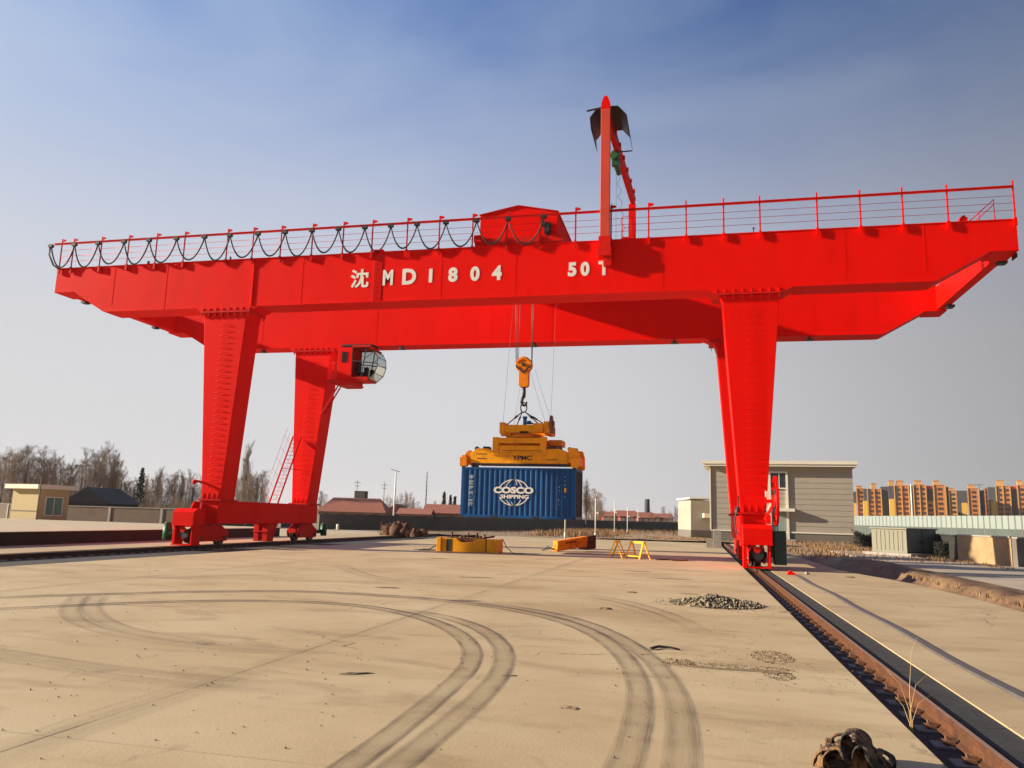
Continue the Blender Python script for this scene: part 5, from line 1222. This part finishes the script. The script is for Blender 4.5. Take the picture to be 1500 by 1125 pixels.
# annex
s = 92; a2, c2 = P(1012, s), P(1040, s); L2 = (c2 - a2).length
an = empty('annex_building', a2, 'low beige annex attached to the left side of the clad building', 'building'); WL[an.name] = Vector((0, 0, 0))
zt2 = Z(1025, 733, s); b = MB(); b.box(.02, L2 + .5, .02, 6.98, .3, zt2)
for k in range(7): b.box(0, L2 + .52, 0, 7, .85 + k * .42, .85 + k * .42 + .39)
b.build('wall', M['clad'], an, local=True)
b = MB(); b.box(-.15, L2 + .5, -.15, 7.2, zt2 + .15, zt2 + .32); b.build('roof', M['trim'], an, local=True)
b = MB(); b.box(-.02, L2 + .5, -.03, 7.0, -.3, .83); b.build('plinth', M['plinth'], an, local=True)
b = MB(); b.box(L2 * .6, L2 + .45, -.9, -.01, 2.3, 2.8); b.build('canopy', M['trim'], an, local=True)
an.rotation_euler = (0, 0, math.atan2((c2 - a2).y, (c2 - a2).x))
s = 120; p = P(1008, s); sh = empty('bus_shelter', p, 'small open shelter with a flat top left of the beige annex', 'shelter')
zz = Z(1008, 741, s); b = MB(); b.box(p.x - 1.0, p.x + 1.1, p.y - .8, p.y + .8, zz - .4, zz); b.build('roof', M['plinth'], sh)
b = MB(); b.box(p.x - .1, p.x + .2, p.y - .1, p.y + .1, 0, zz - .4); b.box(p.x + .8, p.x + .95, p.y - .1, p.y + .1, 0, zz - .4); b.build('post', M['slate'], sh)

# ------------------------------------------------------------------ transformer kiosk, walls and hoarding at the right
k0, k1, k2 = P(1299, 57), P(1327, 52.0), P(1370, 53.5)
ki = empty('transformer_kiosk', (k1.x, k1.y, 0), 'grey-green transformer kiosk with two dark doors on a pale concrete pad', 'transformer kiosk'); WL[ki.name] = Vector((0, 0, 0))
e = (k2 - k1); Ld = e.length; ang = math.atan2(e.y, e.x); zk = Z(1345, 776, 53)
b = MB(); b.box(0, Ld, 0, 2.6, .15, zk); b.build('housing', M['cabin'], ki, local=True)
b = MB(); b.box(-.1, Ld + .1, -.1, 2.7, zk + .003, zk + .09); b.build('roof', M['cabin'], ki, local=True)
for q in range(2):
    b = MB(); b.box(.06 + q * (Ld / 2), Ld / 2 - .04 + q * (Ld / 2), -.03, -.004, .22, zk - .08); dr = b.build('door', M['cabdoor'], ki, local=True)
    b = MB(); b.box(Ld / 2 - .25 + q * .3, Ld / 2 - .20 + q * .3, -.07, -.032, .8, 1.0); b.build('handle', M['dark'], dr, local=True)
b = MB(); b.box(-.01, Ld + .01, -.012, -.002, .15, .22); b.box(-.01, .06, -.014, -.002, .22, zk); b.box(Ld / 2 - .04, Ld / 2 + .06, -.014, -.002, .22, zk); b.box(Ld - .06, Ld + .01, -.014, -.002, .22, zk); b.build('door_frame', M['dgreen'], ki, local=True)
b = MB()
for q in range(7): b.box(-.03, -.003, .3 + q * .32, .34 + q * .32, .3, zk - .1)
b.build('side_ribs', M['cabin'], ki, local=True)
b = MB(); b.box(-.5, Ld + 1.3, -.6, 3.0, -.3, .147); b.build('concrete_pad', M['coping'], ki, local=True)
ki.rotation_euler = (0, 0, ang)
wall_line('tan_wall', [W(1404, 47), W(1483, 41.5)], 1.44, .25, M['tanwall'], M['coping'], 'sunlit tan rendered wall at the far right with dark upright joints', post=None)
twr = [o for o in C.objects if o.name.startswith('tan_wall')][0]
for u in (1418, 1446, 1476):
    s = 47 + (41.5 - 47) * (u - 1404) / 79 - .1; p = P(u, s - .08); b = MB(); b.box(p.x - .05, p.x + .05, p.y - .02, p.y + .02, -.2, 1.42); b.build('joint_pilaster', M['clip'], twr)
wall_line('return_wall', [W(1484, 41.4), W(1560, 43.5)], 1.42, .25, M['plinth'], M['coping'], 'grey shaded wall at the right picture edge next to the tan wall')  # grey colour carries the shade on this turned face
wall_line('low_wall', [W(1365, 56), W(1404, 47.3)], 1.38, .22, M['hedge'], M['hedge'], 'dark low wall between the kiosk and the tan wall')
def bush(name, u0, u1, s, h, label, n, m, seed):
    rnd = random.Random(seed); a, c = P(u0, s), P(u1, s); b = MB()
    for _ in range(n):
        p = a.lerp(c, rnd.random()); y = rnd.uniform(-.6, .6); z = rnd.random() ** .7 * h * (0.8 + .3 * mn.noise(Vector((p.x * .7, p.y * .7, seed)))); r = rnd.uniform(.05, .16)
        v0 = Vector((p.x + rnd.uniform(-.2, .2), p.y + y, z)); d1 = Vector((rnd.uniform(-1, 1), rnd.uniform(-1, 1), rnd.uniform(-1, 1))) * r; d2 = Vector((rnd.uniform(-1, 1), rnd.uniform(-1, 1), rnd.uniform(-1, 1))) * r
        b.add([v0, v0 + d1, v0 + d2], [(0, 1, 2)])
    o = b.build(name, m); return tag(o, label, 'hedge')
bush('hedge', 1252, 1300, 68, 1.65, 'dark low hedge between the clad building and the transformer kiosk', 5200, M['hedge'], 3)
bush('hedge', 1372, 1402, 50.5, 1.25, 'dark hedge right of the transformer kiosk', 2600, M['hedge'], 4)
# white hoarding
hb = empty('site_hoarding', P(1245, 150), 'long white corrugated steel hoarding in front of the orange apartment blocks', 'hoarding')
A, B = P(1225, 152), P(1530, 92); n = 46; up = MB(); lo = MB(); seam = MB()
for k in range(n):
    p = A.lerp(B, k / n); q = A.lerp(B, (k + 1) / n - .002); t = (B - A).normalized(); nn = Vector((-t.y, t.x, 0)) * .06
    zt_ = 3.62; zm = 1.95
    for mb, z0, z1 in ((up, zm, zt_), (lo, -.3, zm - .01)):
        mb.hexa([(p - nn).to_tuple()[:2] + (z0,), (q - nn).to_tuple()[:2] + (z0,), (q + nn).to_tuple()[:2] + (z0,), (p + nn).to_tuple()[:2] + (z0,)], [(p - nn).to_tuple()[:2] + (z1,), (q - nn).to_tuple()[:2] + (z1,), (q + nn).to_tuple()[:2] + (z1,), (p + nn).to_tuple()[:2] + (z1,)])
    s0 = p - nn * 1.6; s1 = s0 + t * .12; s2 = s1 + nn * .5; s3 = s0 + nn * .5
    seam.hexa([v.to_tuple()[:2] + (.0,) for v in (s0, s1, s2, s3)], [v.to_tuple()[:2] + (zt_,) for v in (s0, s1, s2, s3)])
up.build('upper_sheet', M['hoard'], hb); lo.build('lower_mesh', M['hoardlow'], hb); seam.build('seam_strip', M['pad'], hb)

# apartment blocks
winm = MB(); winm.box(-1.2, 1.2, -.25, 0, -.8, .8); wme = None
def block(u0, u1, s, vt, label, parts):
    global wme
    a = P(u0, s); th_ = math.atan(((u0 + u1) / 2 - 750) / FP); k = s / FP * math.cos(th_)
    t_ = empty('apartment_block', a, label, 'apartment block', 'orange apartment blocks on the horizon'); WL[t_.name] = Vector((0, 0, 0))
    um = (u0 + u1) / 2
    nw = 0
    for (ua, ub, vtt, vb, kind, off) in parts:
        x0 = (ua - u0) * k; x1 = (ub - u0) * k; zt_ = Z(um, vtt, s); zb_ = -.3 if vb is None else Z(um, vb, s) + .01
        b = MB(); b.box(x0, x1, off, off + 12, zb_, zt_)
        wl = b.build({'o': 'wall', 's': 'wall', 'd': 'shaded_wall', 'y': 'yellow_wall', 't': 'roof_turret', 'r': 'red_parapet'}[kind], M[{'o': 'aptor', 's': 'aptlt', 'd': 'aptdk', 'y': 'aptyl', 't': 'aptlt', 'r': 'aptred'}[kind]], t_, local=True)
        if kind in 'os':
            cols = max(1, round((x1 - x0) / 4.6)); z = zt_ - 2.4
            while z > 8 and nw < 96:
                for q in range(cols):
                    xx = x0 + (x1 - x0) * (q + .5) / cols
                    if wme is None:
                        o = winm.build('window', M['aptwin'], t_, local=True); wme = o.data
                    else:
                        o = bpy.data.objects.new('window', wme); link(o, t_)
                    o.location = (xx, off - .02, z); nw += 1
                z -= 3.1
            for q in range(cols + 1):
                xx = x0 + (x1 - x0) * q / cols; b = MB(); b.box(xx - .35, xx + .35, off - .6, off - .01, -.3, zt_ + .4); 
                if q < cols + 1: b.build('pier', M['aptlt' if kind == 'o' else 'aptor'], t_, local=True)
        if kind in 'ost':
            b = MB(); b.box(x0 - .15, x1 + .15, off - .3, off + 12.2, zt_ + .02, zt_ + .45); b.build('cornice', M['aptor'], t_, local=True)
    pm_ = P((u0 + u1) / 2, s) - CAM; t_.rotation_euler = (0, 0, math.atan2(pm_.y, pm_.x) - math.pi / 2 + .03)
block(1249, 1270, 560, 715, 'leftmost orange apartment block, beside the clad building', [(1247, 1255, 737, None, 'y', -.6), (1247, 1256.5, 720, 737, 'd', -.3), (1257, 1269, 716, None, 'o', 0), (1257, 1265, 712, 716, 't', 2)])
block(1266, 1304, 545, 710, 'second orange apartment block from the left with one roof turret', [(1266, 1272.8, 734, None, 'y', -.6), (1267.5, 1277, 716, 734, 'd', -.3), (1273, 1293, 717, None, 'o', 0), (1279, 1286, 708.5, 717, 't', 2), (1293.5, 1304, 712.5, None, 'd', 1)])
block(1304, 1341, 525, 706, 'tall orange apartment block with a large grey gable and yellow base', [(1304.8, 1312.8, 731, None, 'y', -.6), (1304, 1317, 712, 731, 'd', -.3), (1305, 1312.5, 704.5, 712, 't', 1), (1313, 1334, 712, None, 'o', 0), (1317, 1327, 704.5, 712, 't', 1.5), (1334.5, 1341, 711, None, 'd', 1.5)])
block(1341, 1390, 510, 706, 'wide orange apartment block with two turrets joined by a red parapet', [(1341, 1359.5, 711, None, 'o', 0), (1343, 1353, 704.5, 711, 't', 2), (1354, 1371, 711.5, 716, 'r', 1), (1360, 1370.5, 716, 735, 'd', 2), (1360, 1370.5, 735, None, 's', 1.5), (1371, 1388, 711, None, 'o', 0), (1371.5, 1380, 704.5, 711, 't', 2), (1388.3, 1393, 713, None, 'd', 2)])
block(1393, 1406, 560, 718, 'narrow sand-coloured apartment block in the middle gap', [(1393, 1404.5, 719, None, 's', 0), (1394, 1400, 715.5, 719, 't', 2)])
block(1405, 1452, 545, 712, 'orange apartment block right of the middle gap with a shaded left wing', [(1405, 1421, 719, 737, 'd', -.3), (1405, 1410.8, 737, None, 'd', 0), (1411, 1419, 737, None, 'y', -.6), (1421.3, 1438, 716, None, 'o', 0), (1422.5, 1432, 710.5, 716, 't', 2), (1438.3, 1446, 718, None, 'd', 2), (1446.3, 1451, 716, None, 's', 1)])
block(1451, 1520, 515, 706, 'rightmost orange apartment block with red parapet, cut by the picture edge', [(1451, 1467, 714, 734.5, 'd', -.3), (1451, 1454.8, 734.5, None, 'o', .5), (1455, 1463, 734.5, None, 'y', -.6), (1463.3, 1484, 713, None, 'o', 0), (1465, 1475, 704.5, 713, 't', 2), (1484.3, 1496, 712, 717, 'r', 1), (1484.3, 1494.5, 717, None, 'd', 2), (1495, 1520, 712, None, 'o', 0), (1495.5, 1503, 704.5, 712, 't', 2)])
for u, s, vt, lab in ((1337.5, 300, 708, 'white lighting mast in front of the wide apartment block'), (1438, 320, 709, 'dark thin mast in front of the right-hand apartment blocks')):
    p = P(u, s); b = MB(); h = Z(u, vt, s); b.tube([(p.x, p.y, 0), (p.x, p.y, h)], [.35, .22], 8); b.box(p.x - 1.6, p.x + 1.6, p.y - .2, p.y + .2, h - .2, h)
    tag(b.build('light_mast', M['white'] if u < 1400 else M['pad']), lab, 'mast')

# ------------------------------------------------------------------ trees
def bare_tree(seed, h, spread, upright, nb):
    rnd = random.Random(seed); tk = MB(); cw = MB()
    lean = Vector((rnd.uniform(-.04, .04), rnd.uniform(-.04, .04), 1)); tp = []
    for k in range(9):
        t = k / 8; tp.append(Vector((lean.x * h * t + .12 * math.sin(t * 5 + seed), lean.y * h * t, h * .93 * t)))
    tk.tube(tp, [.16 * (1 - .88 * k / 8) * h / 10 + .012 for k in range(9)], 6)
    def br(p, d, L_, r, lv):
        n = 3; pts = [p]; q = p; dd = d.normalized()
        for k in range(n):
            dd = (dd + Vector((rnd.uniform(-.15, .15), rnd.uniform(-.15, .15), .10 * upright + rnd.uniform(0, .1)))).normalized(); q = q + dd * L_ / n; pts.append(q)
        cw.tube(pts, [r * (1 - .75 * k / n) for k in range(n + 1)], 3, caps=False, smooth=False)
        if lv < 3:
            for k in range({0: 6, 1: 5, 2: 4}[lv]):
                t = rnd.uniform(.25, 1); i = min(n - 1, int(t * n)); pp = pts[i].lerp(pts[i + 1], t * n - i)
                az = rnd.uniform(0, 2 * math.pi); sd = Vector((math.cos(az), math.sin(az), 0)); nd = (dd * (.9 + upright * .3) + sd * spread).normalized()
                br(pp, nd, L_ * rnd.uniform(.42, .65), max(r * .5, .009), lv + 1)
    for k in range(nb):
        t = .10 + .88 * (k + rnd.random()) / nb; i = min(7, int(t * 8)); pp = tp[i].lerp(tp[i + 1], t * 8 - i); az = k * 2.4 + rnd.uniform(-.5, .5)
        d = Vector((math.cos(az) * spread, math.sin(az) * spread, .9 + upright * .5)); br(pp, d, h * (.36 - .24 * t) * rnd.uniform(.8, 1.2), .045 * (1.1 - t), 0)
    return tk, cw
protos = []
kinds = [(1, 10, .75, 1.2, 20), (2, 10, .95, .9, 19), (3, 10, .55, 1.6, 22), (4, 10, 1.15, .6, 17), (5, 10, .85, 1.0, 20)]
def tree_label(i): return ''
def make_tree(kind, loc, h, label, rz, group):
    s_ = h / 10
    if kind not in TP:
        tk, cw = bare_tree(*kinds[kind]); r = empty('bare_tree', (0, 0, 0), label, 'tree', group)
        tk.build('trunk', M['bark'], r, local=True); cw.build('crown', M['twig'], r, local=True); TP[kind] = r
    else:
        r = copy_tree(TP[kind]); tag(r, label, 'tree', group)
    r.location = loc; r.rotation_euler = (0, 0, rz); r.scale = (s_, s_, s_)
    return r
TP = {}
rnd = random.Random(77)
def row(u0, u1, n, s0, s1, vfun, lab, group, kmap=(0, 1, 2, 3, 4)):
    for i in range(n):
        nth = ('leftmost', 'second', 'third', 'fourth', 'fifth', 'sixth', 'seventh', 'eighth', 'ninth', 'tenth', 'eleventh', 'twelfth')[i] if n <= 12 else ''
        lb = lab if not nth else ('leftmost ' + lab if i == 0 else nth + ' from the left, ' + lab)
        u = u0 + (u1 - u0) * (i + rnd.uniform(.1, .9)) / n; s = rnd.uniform(s0, s1); v = vfun(u) + rnd.uniform(-8, 14); p = P(u, s); h = max(3, Z(u, v, s))
        make_tree(kmap[rnd.randrange(len(kmap))], (p.x, p.y, -.1), h, lb, rnd.uniform(0, 6.28), group)
row(-30, 170, 36, 100, 150, lambda u: 668 - 6 * math.sin(u * .05), 'tall bare brown tree in the dense row behind the guard booth', 'tall bare trees at the far left')
row(160, 300, 26, 115, 165, lambda u: 697 + 5 * math.sin(u * .07), 'lower bare brown tree in the row left of the crane leg', 'lower bare trees left of the crane leg')
row(338, 386, 10, 110, 150, lambda u: 690 + abs(u - 362) * .4, 'bare tree standing between the two left crane legs', 'bare trees between the left legs')
make_tree(2, P(358, 130) - Vector((0, 0, .1)), Z(358, 655, 130), 'tallest slender bare poplar between the two left crane legs', 1.0, 'bare trees between the left legs')
row(465, 480, 2, 150, 170, lambda u: 715, 'bare tree just right of the rear left leg', 'bare trees beside the rear left leg')
row(562, 600, 7, 150, 190, lambda u: 728, 'small bare tree behind the street lamp', 'bare trees behind the street lamp')
row(600, 680, 12, 170, 210, lambda u: 736, 'low bare tree behind the village roofs left of the container', 'low bare trees behind the village roofs')
row(857, 882, 7, 130, 170, lambda u: 722, 'bare tree just right of the hanging container', 'bare trees right of the container')
row(880, 1012, 20, 180, 260, lambda u: 749, 'small far bare tree on the horizon behind the far row of houses', 'small bare trees on the horizon')
make_tree(2, P(858.5, 120) - Vector((0, 0, .1)), Z(858, 708, 120), 'tall slim dark tree at the right edge of the hanging container', 2.0, 'bare trees right of the container')
row(1003, 1012, 2, 140, 150, lambda u: 752, 'low bare tree beside the beige annex', 'bare trees beside the annex')
def conifer(u, s, vt, label):
    p = P(u, s); h = Z(u, vt, s); r = empty('conifer_tree', (p.x, p.y, 0), label, 'conifer'); rnd = random.Random(int(u))
    b = MB(); b.tube([(p.x, p.y, 0), (p.x, p.y, h * .9)], [.15, .03], 6); b.build('trunk', M['bark'], r)
    b = MB()
    for _ in range(900):
        t = rnd.random() ** .8; z = h * (.12 + .88 * t); rr = (1 - t) * h * .13 * rnd.random() ** .4; a = rnd.uniform(0, 6.28); v0 = Vector((p.x + rr * math.cos(a), p.y + rr * math.sin(a), z))
        b.add([v0, v0 + Vector((rnd.uniform(-.3, .3), rnd.uniform(-.3, .3), rnd.uniform(-.3, .1))), v0 + Vector((rnd.uniform(-.3, .3), rnd.uniform(-.3, .3), rnd.uniform(-.1, .35)))], [(0, 1, 2)])
    b.build('crown', M['conifer'], r)
conifer(649.5, 165, 721, 'tallest dark conifer left of the hanging container')
conifer(659, 175, 726, 'middle dark conifer left of the hanging container')
conifer(665.5, 170, 728, 'small dark conifer nearest the hanging container')
conifer(203.5, 120, 686, 'dark pointed conifer among the lower bare trees at the left')

# ------------------------------------------------------------------ scrub
def scrub(u0, u1, s0, s1, h, n, seed, label):
    rnd = random.Random(seed); b = MB()
    for _ in range(n):
        u = rnd.uniform(u0, u1); s = rnd.uniform(s0, s1); p = P(u, s); hh = h * (.55 + .6 * (nz3(u, s, .06, seed) + .5)) * rnd.uniform(.5, 1.1)
        x, y = p.x, p.y; a = rnd.uniform(0, 6.28); l = rnd.uniform(.05, .3) * hh; w_ = rnd.uniform(.015, .035)
        b.add([(x - w_, y, -.1), (x + w_, y, -.1), (x + l * math.cos(a), y + l * math.sin(a), hh)], [(0, 1, 2)])
        for q in range(2):
            z = hh * rnd.uniform(.3, .7); t = z / hh; xx = x + l * math.cos(a) * t; yy = y + l * math.sin(a) * t; a2 = rnd.uniform(0, 6.28); l2 = hh * .3
            b.add([(xx - w_ * .7, yy, z), (xx + w_ * .7, yy, z), (xx + l2 * math.cos(a2) * .7, yy + l2 * math.sin(a2) * .7, z + l2)], [(0, 1, 2)])
    tag(b.build('scrub', M['twig']), label, 'scrub', kind='stuff')
scrub(-40, 300, 110, 150, 3.6, 9000, 1, 'brown leafless scrub filling the foot of the tree rows at the left')
scrub(335, 390, 110, 140, 3.6, 2200, 2, 'brown leafless scrub between the two left crane legs')
scrub(560, 690, 150, 190, 3.2, 2600, 3, 'brown leafless scrub behind the village roofs')
scrub(850, 1012, 170, 240, 2.6, 2600, 4, 'brown leafless scrub on the horizon right of the container')
# ------------------------------------------------------------------ dry grass
def grass(name, areas, label, seed, hmin=.1, hmax=.5):
    rnd = random.Random(seed); b = MB()
    for (x0, x1, y0, y1, n, hs) in areas:
        for _ in range(n):
            x = rnd.uniform(x0, x1); y = rnd.uniform(y0, y1)
            if nz3(x, y, .35, seed) < rnd.uniform(-.5, .25): continue
            h = rnd.uniform(hmin, hmax) * hs; w_ = rnd.uniform(.01, .035) * (1 + hs * .3); a = rnd.uniform(0, 6.28); dx, dy = math.cos(a) * w_, math.sin(a) * w_; lx, ly = rnd.uniform(-.5, .5) * h, rnd.uniform(-.5, .5) * h
            b.add([(x - dx, y - dy, -.12), (x + dx, y + dy, -.12), (x + lx, y + ly, h)], [(0, 1, 2)])
    return tag(b.build(name, M['drygrass']), label, 'dry grass', kind='stuff')
grass('dry_grass', [(-22, 12, 40, 75, 6000, .6), (-6, 2.5, 44, 75, 7000, 1.5), (-6, 12, 75, 120, 6000, 1.2), (3, 16, 38, 56, 3500, .4)], 'dry brown grass and weeds on the earth beyond the concrete yard', 1)
grass('dry_grass', [(16, 34, 40, 50, 4500, .9), (17, 26, 12, 34, 4000, .35), (19.5, 24.5, 28, 42, 3000, .6)], 'dry brown grass around the clad building and the kiosk pad', 2)
grass('dry_grass', [(18.9, 20.3, -35, 12, 2600, .22), (25.2, 25.9, 8, 16, 500, .5)], 'short dry grass on the earth bank right of the concrete path', 3, .05, .35)
# concrete blocks near the right rail end
b = MB(); p = G(1070, 806); b.box(11.9, 12.45, 24.0, 24.6, .004, 1.25); b.box(11.4, 11.9, 24.1, 24.5, .004, .6); tag(b.build('buffer_stop', M['coping']), 'pale concrete buffer block beside the right rail behind the crane leg', 'concrete block')
# ------------------------------------------------------------------ haze
HZ = 0.00012
if HZ:
    b = MB(); b.box(-2600, 2600, -200, 3200, -1.4, 75)
    hm = bpy.data.materials.new('haze_air'); hm.use_nodes = True; t = hm.node_tree; t.nodes.clear()
    o_ = N(t, 'ShaderNodeOutputMaterial'); v_ = N(t, 'ShaderNodeVolumePrincipled'); v_.inputs['Color'].default_value = (.86, .88, .92, 1); v_.inputs['Density'].default_value = HZ; v_.inputs['Anisotropy'].default_value = .2
    t.links.new(v_.outputs[0], o_.inputs['Volume'])
    tag(b.build('haze', hm), kind='stuff')
    sc.cycles.volume_step_rate = 10
